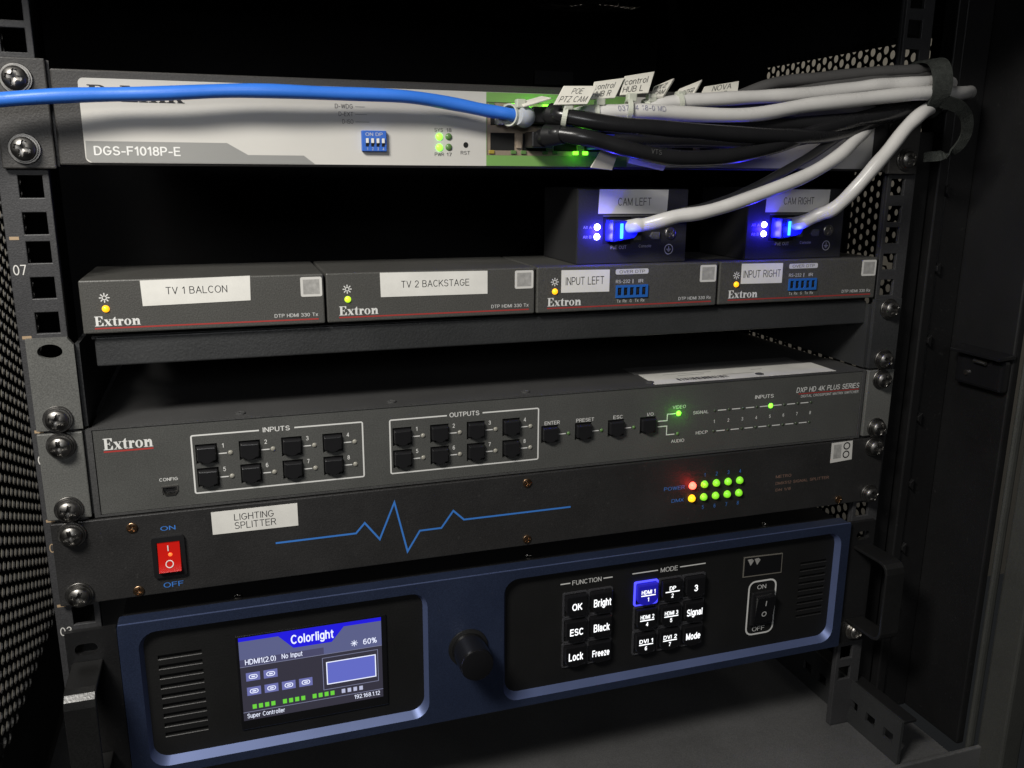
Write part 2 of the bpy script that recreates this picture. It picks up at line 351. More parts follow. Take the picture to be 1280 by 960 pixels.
def text_mesh(s, bold=0.0, spacing=1.0):
    wd = .105 + bold * 3.6; gap = (.17 + wd * .55) * spacing; vs = []; fs = []; cx = 0; k = 0
    for ch in s:
        adv, strokes = FONT.get(ch, FONT[' '])
        pieces = []
        for pl in strokes:
            cur = [pl[0]]
            for i in range(1, len(pl)):
                cur.append(pl[i])
                if i + 1 < len(pl):
                    u0 = Vector(pl[i]) - Vector(pl[i - 1]); u1 = Vector(pl[i + 1]) - Vector(pl[i])
                    if u0.length > 1e-4 and u1.length > 1e-4 and u0.normalized().dot(u1.normalized()) < -.2: pieces.append(cur); cur = [pl[i]]
            pieces.append(cur)
        for pl in pieces:
            P = [Vector((cx + p[0], p[1])) for p in pl]; Q = [P[0]]
            for p in P[1:]:
                if (p - Q[-1]).length > 1e-4: Q.append(p)
            closed = len(Q) > 3 and (Q[0] - Q[-1]).length < 1e-3
            if closed: Q.pop()
            n = len(Q); o = len(vs)
            for i, p in enumerate(Q):
                d0 = (p - Q[i - 1]) if (i or closed) else (Q[1] - p); d1 = (Q[(i + 1) % n] - p) if (i + 1 < n or closed) else (p - Q[i - 1])
                d0 = d0.normalized(); d1 = d1.normalized(); n0 = Vector((-d0.y, d0.x)); n1 = Vector((-d1.y, d1.x)); m_ = n0 + n1
                m_ = m_.normalized() if m_.length > 1e-3 else n0
                q = wd / 2 * min(1.7, 1 / max(.3, m_.dot(n0)))
                e = p
                if not closed and i == 0: e = p - d1 * wd * .35
                if not closed and i == n - 1: e = p + d0 * wd * .35
                vs += [(e.x + m_.x * q, e.y + m_.y * q, k), (e.x - m_.x * q, e.y - m_.y * q, k)]
            for i in range(n if closed else n - 1):
                j = (i + 1) % n; fs.append((o + 2 * i + 1, o + 2 * j + 1, o + 2 * j, o + 2 * i))
            k = (k + 1) % 4
        cx += adv + gap
    return vs, fs, 1
def text(parent, s, x0, x1, z0, z1, y, m, bold=0.0, name='lettering', spacing=1.0, slant=0.0):
    vs, fs, nv = text_mesh(s, bold, spacing)
    ax = min(v[0] for v in vs); bx_ = max(v[0] for v in vs); ay = min(v[1] for v in vs); by = max(v[1] for v in vs)
    if len(s) == 1:
        hw = (bx_ - ax) / (by - ay) * (z1 - z0) / 2 * (.95 if s != '1' else 1); xc = (x0 + x1) / 2; x0, x1 = xc - hw, xc + hw
    mb = MB(); mb.v = [(x0 + (v[0] - ax) / (bx_ - ax) * (x1 - x0) + slant * ((v[1] - ay) / (by - ay) * (z1 - z0)), y - .003 * v[2], z0 + (v[1] - ay) / (by - ay) * (z1 - z0)) for i_, v in enumerate(vs)]; mb.f = fs
    return build(name, mb, m, parent, weld=False)
def text_quad(parent, s, quad, u0, u1, v0, v1, m, lift, bold=0.0):
    vs, fs, nv = text_mesh(s, bold)
    ax = min(v[0] for v in vs); bx_ = max(v[0] for v in vs); ay = min(v[1] for v in vs); by = max(v[1] for v in vs)
    tl, tr, br, bl = [Vector(q) for q in quad]; n = (tr - tl).cross(bl - tl).normalized()
    if n.y > 0: n = -n
    mb = MB(); mb.f = fs
    for v in vs:
        u = u0 + (v[0] - ax) / (bx_ - ax) * (u1 - u0); t = v0 + (v[1] - ay) / (by - ay) * (v1 - v0)
        mb.v.append(tuple((bl * (1 - u) + br * u) * (1 - t) + (tl * (1 - u) + tr * u) * t + n * lift))
    return build('lettering', mb, m, parent, weld=False)

# bold serif letters drawn as polygons (cap height 1)
def serif_glyphs():
    def rect(a, b, c, d): return [(a, c), (b, c), (b, d), (a, d)]
    def arc(cx, cz, rx, rz, tx, tz, a0, a1, n=14):
        o = [(cx + rx * math.cos(math.radians(a0 + (a1 - a0) * i / n)), cz + rz * math.sin(math.radians(a0 + (a1 - a0) * i / n))) for i in range(n + 1)]
        i_ = [(cx + (rx - tx) * math.cos(math.radians(a0 + (a1 - a0) * i / n)), cz + (rz - tz) * math.sin(math.radians(a0 + (a1 - a0) * i / n))) for i in range(n + 1)]
        return [[o[i], o[i + 1], i_[i + 1], i_[i]] for i in range(n)]
    G = {}
    G['E'] = (0.86, [rect(.10, .34, .06, .94), rect(0, .76, .93, 1.0), rect(0, .80, 0, .07), rect(.34, .56, .47, .55),
                     [(.70, .70), (.76, .70), (.76, .93), (.56, .93)], [(.58, .07), (.80, .07), (.80, .34), (.73, .34)], rect(.53, .58, .36, .66)])
    G['x'] = (0.74, [[(.04, .62), (.30, .62), (.68, .04), (.42, .04)], [(.10, .04), (.18, .04), (.36, .30), (.31, .36)], [(.40, .36), (.45, .30), (.64, .62), (.56, .62)],
                     rect(0, .34, .62, .67), rect(.45, .70, .62, .67), rect(0, .27, 0, .05), rect(.38, .73, 0, .05)])
    G['t'] = (0.50, [rect(.12, .34, .10, .70), [(.12, .70), (.34, .70), (.34, .90), (.29, .90)], rect(0, .12, .61, .67), rect(.34, .46, .61, .67)] + arc(.30, .14, .18, .15, .08, .09, 180, 330))
    G['r'] = (0.60, [rect(.10, .32, .05, .62), rect(0, .40, 0, .05), rect(.02, .32, .62, .67)] + arc(.44, .44, .13, .24, .07, .10, 60, 180) + arc(.48, .54, .09, .10, .085, .095, 0, 360))
    G['o'] = (0.72, arc(.34, .335, .33, .345, .20, .06, 0, 360, 26))
    G['n'] = (0.84, [rect(.10, .32, .05, .62), rect(0, .40, 0, .05), rect(.02, .32, .62, .67), rect(.52, .74, .05, .46), rect(.46, .82, 0, .05)] + arc(.52, .42, .22, .26, .20, .10, 0, 180))
    G['D'] = (1.0, [rect(.10, .36, .06, .94), rect(0, .50, .94, 1.0), rect(0, .50, 0, .06)] + arc(.50, .5, .46, .5, .25, .06, -90, 90))
    G['L'] = (0.82, [rect(.10, .36, .06, .94), rect(0, .46, .94, 1.0), rect(0, .76, 0, .07), [(.55, .07), (.76, .07), (.76, .36), (.70, .36)]])
    G['i'] = (0.46, [rect(.10, .32, .05, .62), rect(0, .42, 0, .05), rect(.02, .32, .62, .67)] + arc(.21, .86, .13, .13, .12, .12, 0, 360))
    G['k'] = (0.84, [rect(.10, .32, .05, .94), rect(0, .40, 0, .05), rect(.02, .32, .94, 1.0), [(.32, .26), (.40, .30), (.66, .62), (.56, .62)], [(.40, .34), (.50, .44), (.78, .05), (.54, .05)], rect(.48, .78, .62, .67), rect(.48, .84, 0, .05)])
    G['-'] = (0.50, [rect(.06, .42, .28, .42)])
    return G
SG = serif_glyphs()
def serif(parent, s, x0, x1, z0, z1, y, m, name='logo_lettering'):
    tot = sum(SG[c][0] for c in s); sx = (x1 - x0) / tot; sz = z1 - z0; mb = MB(); cx = 0; k = 0
    for c in s:
        wd, ps = SG[c]
        for p in ps:
            mb.poly([(x0 + (cx + a) * sx, z0 + b * sz) for a, b in p], y - 0.002 * (k % 6)); k += 1
        cx += wd
    return build(name, mb, m, parent, weld=False)

# phillips pan-head screw, real cross recess; faces the front, origin at the panel
def screw_mesh(R, h, washer, base=0.0):
    nr, na = 18, 64; verts = [(0, -h + .36 * R, 0)]; faces = []
    wd = 0.17 * R; arm = 0.66 * R
    for i in range(1, nr + 1):
        r = R * i / nr
        for j in range(na):
            a = 2 * math.pi * j / na; x, z = r * math.cos(a), r * math.sin(a)
            y = -h * (1 - 0.30 * (r / R) ** 2.6)
            if i == nr: y = -h * 0.60
            inarm = (min(abs(x), abs(z)) < wd and max(abs(x), abs(z)) < arm) or (abs(x) + abs(z) < 0.42 * R)
            if inarm: y += 0.36 * R * (1 - 0.55 * r / arm)
            verts.append((x, y, z))
    for j in range(na): faces.append((0, 1 + (j + 1) % na, 1 + j))
    for i in range(nr - 1):
        for j in range(na):
            a = 1 + i * na + j; b = 1 + i * na + (j + 1) % na; faces.append((a, b, b + na, a + na))
    mb = MB().add(verts, faces)
    mb.lathe(0, 0, [(R, -h * 0.60), (R * 0.985, -base)], na, cap=False)
    if washer:
        mb.lathe(0, 0, [(R * 0.8, -2.3), (R * 1.12, -2.25), (R * 1.14, -1.3), (R * 0.9, -1.25)], na, cap=False)
        mb.lathe(0, 0, [(R * 0.8, -1.25), (R * 1.26, -1.2), (R * 1.3, -1.0), (R * 1.3, 0.0)], na, cap=False)
    return mb
RSCREW = build('mounting_screw', screw_mesh(4.9, 6.0, True, 2.3), M_SCREW, smooth=True)
SSCREW = build('small_screw', screw_mesh(2.6, 0.9, False), M_BRASS, smooth=True)
first = {'r': RSCREW, 's': SSCREW}; scdata = {'r': RSCREW.data, 's': SSCREW.data}
def put_screw(kind, parent, x, y, z, mtl=None, sc_=None):
    base = first[kind]; rot = (random.uniform(-.05, .05), random.uniform(0, 3), random.uniform(-.05, .05))
    if base.parent is None:
        o = base; o.parent = parent; o.location = (Vector((x, y, z)) - world_loc(parent)) * S; o.rotation_euler = rot
    else:
        o = dup(base, parent, (x, y, z), rot); o.data = scdata[kind]; o.scale = (1, 1, 1)
    if sc_: o.scale = (sc_, sc_, sc_)
    if mtl:
        o.data = scdata[kind].copy(); o.data.materials.clear(); o.data.materials.append(mtl)
    return o

def perforated(x, y0, y1, z0, z1, dc, pz, hy, hz, t, m, name, parent):
    """Perforated steel sheet in the plane x: real staggered holes through a sheet of thickness t."""
    mb = MB(); nc = int((y1 - y0) / dc); nz = int((z1 - z0) / pz)
    for c in range(nc):
        for k in range(nz):
            cy = y0 + (c + 0.5) * dc; cz = z0 + (k + 0.5) * pz + (pz / 2 if c % 2 else 0)
            hexa = [(dc * 2 / 3, 0), (dc / 3, pz / 2), (-dc / 3, pz / 2), (-dc * 2 / 3, 0), (-dc / 3, -pz / 2), (dc / 3, -pz / 2)]
            out = []
            for i in range(6):
                a, b = hexa[i], hexa[(i + 1) % 6]; out += [a, ((a[0] + b[0]) / 2, (a[1] + b[1]) / 2)]
            inn = [(hy * math.cos(math.radians(30 * i)), hz * math.sin(math.radians(30 * i))) for i in range(12)]
            mb.loft([[(x, cy + p[0], cz + p[1]) for p in out], [(x, cy + p[0], cz + p[1]) for p in inn],
                     [(x + t, cy + p[0], cz + p[1]) for p in inn], [(x + t, cy + p[0], cz + p[1]) for p in out]])
    o = build(name, mb, m, parent, weld=False)
    return o, y0 - dc * 0.2, y0 + nc * dc + dc * .2, z0, z0 + nz * pz + pz / 2

def led_lamp(name, p, c, e):
    d = bpy.data.lights.new(name, 'POINT'); d.energy = e; d.color = c; d.shadow_soft_size = 0.0015
    o = bpy.data.objects.new(name, d); col.objects.link(o); o.location = Vector(p) * S; return o
# ================================================================ SETTING
wall = build('wall', MB().box(-1800, 2600, 1500, 1510, -900, 1800), M_WALL); wall['kind'] = 'structure'

# ================================================================ RACK CABINET
U = 44.45
rack = thing('equipment_rack', 'black steel equipment rack cabinet with square-hole rails and perforated sides', 'rack', (0, 0, -12))
def hz(n, k): return (n - 1) * U + (6.35, 22.225, 38.1)[k]
for sgn, nm in ((-1, 'left'), (1, 'right')):
    xs = sorted((sgn * 245.0, sgn * 225.0)); cx = sgn * 232.55
    holes = [(cx - 4.8, cx + 4.8, hz(n, k) - 4.8, hz(n, k) + 4.8) for n in range(1, 12) for k in range(3)]
    mb = MB().plate_holes(xs[0], xs[1], -33.5, 520, 2.0, 4.2, holes)
    xo = sorted((sgn * 245.0, sgn * 242.8)); mb.box(xo[0], xo[1], 4.25, 11, -33.5, 520)
    xi = sorted((sgn * 225.0, sgn * 226.6)); mb.box(xi[0], xi[1], 4.25, 6.5, -33.5, 520)
    rail = build('mounting_rail', mb, M_RACK, rack, bevel=0.35)
    if sgn < 0:
        for n in range(1, 12):
            zz = (n - 1) * U
            build('unit_mark', MB().poly([(-243.6, zz - .7), (-239.8, zz - .7), (-239.8, zz + .7), (-243.6, zz + .7)], 1.9), M_TICK, rail)
            if n in (3, 4, 5, 7): text(rail, '%02d' % n, -243.7, -238.4, zz + 28.2, zz + 32.8, 1.88, M_TICK if n == 4 else M_STICK, 0.004)
# side walls: solid border plus perforated field
o, a, b, c, d = perforated(-285, 26, 262, 32, 446, 9.4, 7.8, 4.0, 2.85, -0.95, M_MESH, 'perforated_side', rack)
mb = MB().box(-288, -286.4, 255, 430, -90, 560).box(-288, -286.4, -40, 31, -90, 560).box(-288, -286.4, 31.1, 254.9, -90, 37).box(-288, -286.4, 31.1, 254.9, 440, 560)
build('side_panel', mb, M_DARK, rack)
mb = MB()
for y0_, y1_, z0_, z1_ in ((44, 236, 62, 278), (44, 112, 281.2, 403), (44, 236, 404.2, 430)):
    o, a, b, c, d = perforated(285, y0_, y1_, z0_, z1_, 6.55, 7.6, 2.1 if z0_ > 280 and z0_ < 300 else 2.8, 2.3 if z0_ > 280 and z0_ < 300 else 3.0, 0.8, M_MESH, 'perforated_side', rack)
mb = MB().box(286.2, 287.6, 230, 430, -90, 560).box(286.2, 287.6, 16, 46.5, -90, 560).box(286.2, 287.6, 46.6, 229.9, -90, 66).box(286.2, 287.6, 46.6, 229.9, 426, 560).box(286.2, 287.6, 109, 229.9, 275, 408)
build('side_panel', mb, M_DARK, rack)
build('rear_panel', MB().box(-287, 287, 431, 434, -90, 560), M_DARK, rack)
build('roof_panel', MB().box(-310, 310, -90, 430, 561, 564), M_DARK, rack)
build('shade_header', MB().box(-310, 310, -96, -90.2, 466, 564), M_DARK, rack)  # unseen board added to throw shade on the top of the rack
build('floor_panel', MB().box(-284, 284, -46.6, 429, -37, -34), M_FLOOR, rack, bevel=0.6)
build('floor_sill', MB().box(-284, 320, -50, -47, -70, -32), M_FLOOR, rack, bevel=0.8)
# right hand frame of the cabinet opening
fr = build('side_frame', MB().box(246, 262, 9, 12, -33, 366).box(264, 271, 4, 15, -33, 520).box(272.4, 293, 6, 14, -33, 520), M_FRAME, rack, bevel=0.9)
for i, zz in enumerate((46, 92, 138, 184, 236, 282, 330)):
    build('frame_notch', MB().prism([(270.6, zz), (273.4, zz - 3), (273.4, zz + 5), (270.6, zz + 3)], 2.8, 5.5), M_FRAME, fr, bevel=0.3)
build('door_jamb', MB().box(293.2, 299, -42, 20, -33, 520), M_FRAME, rack, bevel=1.2)
build('door_frame', MB().box(306, 322, -66, -46, -60, 520).box(299.2, 305, -46, -42.4, -60, 520), M_DOORF, rack, bevel=2.0)
build('door_edge', MB().box(326, 380, -80, -70, -70, 520), M_FRAME, rack, bevel=2.0)
# latch on the jamb
lt = build('door_latch', MB().add([(293, -2, 236), (293, -44, 236), (280, -44, 234.5), (280, -6, 234.5), (293, -2, 233.5), (293, -44, 233.5), (280, -44, 232.5), (280, -6, 232.5)],
      [(0, 1, 2, 3), (4, 7, 6, 5), (0, 4, 5, 1), (1, 5, 6, 2), (2, 6, 7, 3), (3, 7, 4, 0)]), M_GLOSS, rack, bevel=0.4)
build('latch_body', MB().box(286, 293, -42, -6, 212, 232), M_GLOSS, lt, bevel=2.0)
build('latch_rivet', MB().tube([(286, -16, 220), (284.6, -16, 220)], 1.6), M_STEEL, lt)
build('latch_bolt', MB().tube([(284, -22, 229), (284, -31, 228.6)], 1.2), M_STEEL, lt)
# slotted support bracket low on the right
br = build('support_bracket', MB().box(242.2, 252, -46, 200, -4.2, -2), M_FRAME, rack, bevel=0.6)
mbp = MB()
sl = [(-44 + 17 * i + 4, -44 + 17 * i + 13, -22, -15) for i in range(6)]
tmp = MB().plate_holes(-46, 200, -33.8, -2, 0, 2, sl)
mbp.v = [(240 + v[1], v[0], v[2]) for v in tmp.v]; mbp.f = tmp.f
build('bracket_web', mbp, M_SHELF, br)
# fan guard on the roof near the rear
mb = MB()
for r_ in range(8, 58, 7):
    mb.tube([(190 + r_ * math.cos(2 * math.pi * i / 24), 385 + r_ * math.sin(2 * math.pi * i / 24) * .8, 496) for i in range(25)], 0.9, 6, 1)
for a_ in (0.4, 1.97, 3.5, 5.1): mb.tube([(190, 385, 495), (190 + 55 * math.cos(a_), 385 + 44 * math.sin(a_), 495)], 1.1, 6, 1)
build('fan_guard', mb, M_STEEL, rack)
build('rear_plate', MB().box(151, 192, 426, 430.5, 425, 438), M_RACK, rack)

# ================================================================ NETWORK SWITCH (top)
sw = thing('network_switch', 'network switch with silver faceplate and green port field, topmost unit in the rack', 'switch', (0, 0, 342.5))
build('chassis', MB().box(-219.8, 219.8, 0, 210, 342.6, 382.8), M_SWB, sw, bevel=0.8)
for sgn in (-1, 1):
    xs = sorted((sgn * 242, sgn * 221))
    e_ = build('mounting_ear', MB().box(xs[0], xs[1], -1.6, 1.5, 341.0, 386.5), M_SWB, sw, bevel=0.6)
    xw = sorted((sgn * 222.4, sgn * 220.0)); build('ear_flange', MB().box(xw[0], xw[1], 1.55, 60, 342, 386), M_SWB, e_)
for x in (-232.5, 232.5):
    put_screw('r', sw, x, -1.6, hz(8, 2)); put_screw('r', sw, x, -1.6, hz(9, 1))
# faceplate outline with the port opening
PX0, PX1, PZ0, PZ1 = -25.5, 110.5, 349.0, 374.6
FY = -0.7
fp = build('faceplate', MB().filled(rrect(-209.2, 209.2, 343.8, 379.3, 2.2), [[(PX0, PZ0), (PX0, PZ1), (PX1, PZ1), (PX1, PZ0)]], FY)
           .loft([[(a, FY, b) for a, b in rrect(-209.2, 209.2, 343.8, 379.3, 2.2)], [(a, 0.2, b) for a, b in rrect(-209.2, 209.2, 343.8, 379.3, 2.2)]]), M_SWF, sw)
build('green_field', MB().filled([(-25.7, 343.9), (52, 343.9), (52, 379.2), (-25.7, 379.2)], [[(PX0, PZ0), (PX0, PZ1), (51.9, PZ1), (51.9, PZ0)]], FY - .12), M_GREEN, fp)
build('grey_band', MB().poly([(-208.6, 353), (-149.6, 353), (-140.6, 347.8), (-115.4, 347.8), (-110.5, 344.0), (-207, 344.0), (-208.9, 345.6)], FY - .12), M_SWG, fp)
text(fp, 'DGS-F1018P-E', -205.6, -169.9, 346.9, 351.0, FY - .24, M_WHITE, 0.02)
serif(fp, 'D-Link', -205.8, -166.5, 369.8, 376.6, FY - .15, M_BLACKP)
for i, (s, zz) in enumerate((('D-WDG', 369.6), ('D-EXT', 366.1), ('D-ISO', 362.7))):
    text(fp, s, -100 + i * 1.6, -91.6, zz, zz + 2.0, FY - .15, M_BLACKP)
    build('rule', MB().poly([(-90.6, zz + .8), (-86 + i, zz + .8), (-86 + i, zz + 1.05), (-90.6, zz + 1.05)], FY - .15), M_SWG, fp)
ds = build('dip_switch', MB().box(-88.2, -76.3, FY - 2.4, FY - .05, 350.1, 359.7), M_DIP, sw, bevel=0.3)
text(ds, 'ON DP', -86.4, -78.2, 357.2, 358.8, FY - 2.5, M_GREYP)
for i in range(4):
    x = -86.4 + i * 2.55
    build('slider_slot', MB().poly([(x, 352.3), (x + 1.5, 352.3), (x + 1.5, 356.2), (x, 356.2)], FY - 2.44), M_VOID, ds)
    build('slider', MB().box(x + .1, x + 1.4, FY - 3.2, FY - 2.46, 353.9, 356.1), M_WHITE, ds, bevel=0.15)
    text(ds, str(i + 1), x + .35, x + 1.1, 350.6, 351.9, FY - 2.5, M_GREYP)
for x, zz, m_ in ((-49.8, 357.5, L_GREENB), (-49.8, 352.4, L_GREENB), (-45, 357.6, M_LEDOFFG), (-45, 352.6, M_LEDOFFG)):
    build('status_led', MB().dome(x, zz, 1.75, FY - .02, 1.0), m_, sw, smooth=True)
build('reset_hole', MB().poly([(-36.3 + 1.3 * math.cos(i / 16 * 6.283), 353.8 + 1.4 * math.sin(i / 16 * 6.283)) for i in range(16)], FY - .1), M_VOID, sw)
text(fp, 'SYS', -52.2, -47.9, 359.9, 361.6, FY - .15, M_BLACKP); text(fp, '18', -46.2, -43.6, 359.9, 361.6, FY - .15, M_BLACKP)
text(fp, 'PWR', -52.2, -47.5, 348.3, 350, FY - .15, M_BLACKP); text(fp, '17', -46.2, -43.6, 348.3, 350, FY - .15, M_BLACKP)
text(fp, 'RST', -39.0, -34.2, 349.2, 350.9, FY - .15, M_BLACKP)
# jack block: eight columns of ports over two rows
hl = []; cols = [-17 + 17 * i for i in range(8)]
for cx in cols:
    hl += [(cx - 6.4, cx + 6.4, 351.4, 360.0), (cx - 6.4, cx + 6.4, 363.6, 372.4)]
jb = build('jack_block', MB().plate_holes(PX0 + .05, PX1 - .05, PZ0 + .05, PZ1 - .05, -0.3, 0.0, hl), M_JACK, sw)
for cx in cols:
    for z0, z1 in ((351.4, 360.0), (363.6, 372.4)):
        build('port', MB().add([(cx - 6.4, -.28, z0), (cx + 6.4, -.28, z0), (cx + 6.4, -.28, z1), (cx - 6.4, -.28, z1), (cx - 6.2, -.02, z0 + .2), (cx + 6.2, -.02, z0 + .2), (cx + 6.2, -.02, z1 - .2), (cx - 6.2, -.02, z1 - .2)],
              [(0, 4, 5, 1), (1, 5, 6, 2), (2, 6, 7, 3), (3, 7, 4, 0), (4, 7, 6, 5)]), M_VOID, jb)
for gx, gz in ((22, 349.5), (-3, 373.6), (6, 373.6)): led_lamp('port_glow', (gx, -6, gz), (0.15, 1.0, 0.03), 0.0008)
for i, cx in enumerate(cols):
    for sx in (-5.9, 5.7):
        for zz, row in ((350.6, 'b'), (373.4, 't')):
            m_ = M_LEDOFFG
            if row == 't' and i in (1,) : m_ = L_GREENB
            if row == 't' and i == 0 and sx > 0: m_ = L_GREEN
            if row == 'b' and i in (2, 3) and sx < 8: m_ = L_GREENB if sx > 0 or i == 3 else M_LEDOFFG
            if row == 'b' and i == 0 and sx < 0: m_ = mat('unlit_amber_led', (0.35, 0.26, 0.05), 0.3)
            build('port_led', MB().box(cx + sx - 1.5, cx + sx + 1.5, -1.1, -.32, zz - .9, zz + .9), m_, jb, bevel=0.3)
for i in range(7):
    x = -8.5 + 17 * i
    build('shield_tab', MB().box(x - 1.4, x + 1.4, -1.5, -.32, 352.5, 359.5), M_JACK, jb, bevel=0.3)

# ================================================================ SHELF AND ITS BOXES
sh = thing('rack_shelf', 'black metal rack shelf carrying the four small boxes', 'shelf', (0, 0, 223))
build('tray', MB().box(-216, 221, 7.2, 250, 263.2, 265.0), M_SHELF, sh, bevel=0.5)
build('front_lip', MB().box(-214.5, 221, 4.6, 7.0, 250.8, 264.9), M_SHELF, sh, bevel=0.9, seg=3)
for sgn in (-1, 1):
    ear = MB()
    x0, x1 = sorted((sgn * 242, sgn * 222.5)); ov = []
    cx, cz = sgn * 232.5, hz(6, 2)
    oval = [(cx + (5.2 * math.cos(i / 28 * 6.2832)) * 1.0, cz + 3.4 * math.sin(i / 28 * 6.2832)) for i in range(28)]
    outl = [(x0, 223.2), (x1, 223.2), (x1, 266.3), (x0, 266.3)]
    if sgn < 0: outl = [(x0, 223.2), (x1, 223.2), (x1, 263.0), (x1 - 2.5, 266.4), (x0, 266.4)]
    ear.filled(outl, [oval[::-1]], -1.6).filled(outl, [oval[::-1]], 1.4)
    ear.loft([[(a, -1.6, b) for a, b in outl], [(a, 1.4, b) for a, b in outl]]).loft([[(a, -1.6, b) for a, b in oval], [(a, 1.4, b) for a, b in oval]])
    e_ = build('mounting_ear', ear, M_EAR if sgn < 0 else M_SHELF, sh)
    xa, xb = sorted((sgn * 222.4, sgn * 220.6))
    tri = [(1.45, 223.3), (1.45, 263), (230, 263), (230, 225.5)]
    m2 = MB(); nn = len(tri)
    m2.add([(xa, y, z) for y, z in tri] + [(xb, y, z) for y, z in tri], [(0, 1, 2, 3), (7, 6, 5, 4)] + [(i, (i + 1) % 4, (i + 1) % 4 + 4, i + 4) for i in range(4)])
    build('side_gusset', m2, M_SHELF, e_)
put_screw('r', sh, -232.5, -1.6, hz(6, 0)); put_screw('r', sh, 232.5, -1.6, hz(6, 2)); put_screw('r', sh, 232.5, -1.6, hz(6, 0))

def sun_symbol(parent, x, z, y, m, r=1.75):
    mb = MB(); n = 20
    o_ = [(x + r * .62 * math.cos(i / n * 6.2832), z + r * .62 * math.sin(i / n * 6.2832)) for i in range(n)]
    i_ = [(x + r * .40 * math.cos(i / n * 6.2832), z + r * .40 * math.sin(i / n * 6.2832)) for i in range(n)]
    mb.filled(o_, [i_], y)
    for k in range(8):
        a = k * math.pi / 4; c, s_ = math.cos(a), math.sin(a); w_ = .14 * r
        mb.poly([(x + c * r * .7 - s_ * w_, z + s_ * r * .7 + c * w_), (x + c * r * .7 + s_ * w_, z + s_ * r * .7 - c * w_), (x + c * r * 1.28 + s_ * w_, z + s_ * r * 1.28 - c * w_), (x + c * r * 1.28 - s_ * w_, z + s_ * r * 1.28 + c * w_)], y)
    return build('sun_symbol', mb, m, parent, weld=False)
def label_tape(parent, quad, y, lines, bold=0.0, m=M_LABEL):
    o = build('name_label', MB().prism(quad, y - .22, y - .02), m, parent)
    for s, x0, x1, z0, z1 in lines: text(o, s, x0, x1, z0, z1, y - .27, M_BLACKP, bold)
    return o
def blank_sticker(parent, x0, x1, z0, z1, y):
    o = build('sticker', MB().prism(rrect(x0, x1, z0, z1, 0.9), y - .16, y - .02), M_STICK, parent)
    build('faded_patch', MB().poly([(x0 + 1.2, z0 + 1.2), (x1 - 1.2, z0 + 1.2), (x1 - 1.2, z1 - 1.2), (x0 + 1.2, z1 - 1.2)], y - .2), M_STICKG, o)
    return o
boxes = [(-218.0, 'dark grey extender box labelled TV 1 BALCON at the left end of the shelf'),
         (-107.6, 'dark grey extender box labelled TV 2 BACKSTAGE, second on the shelf'),
         (2.6, 'dark grey extender box labelled INPUT LEFT with blue terminal block'),
         (113.6, 'dark grey extender box labelled INPUT RIGHT at the right end of the shelf')]
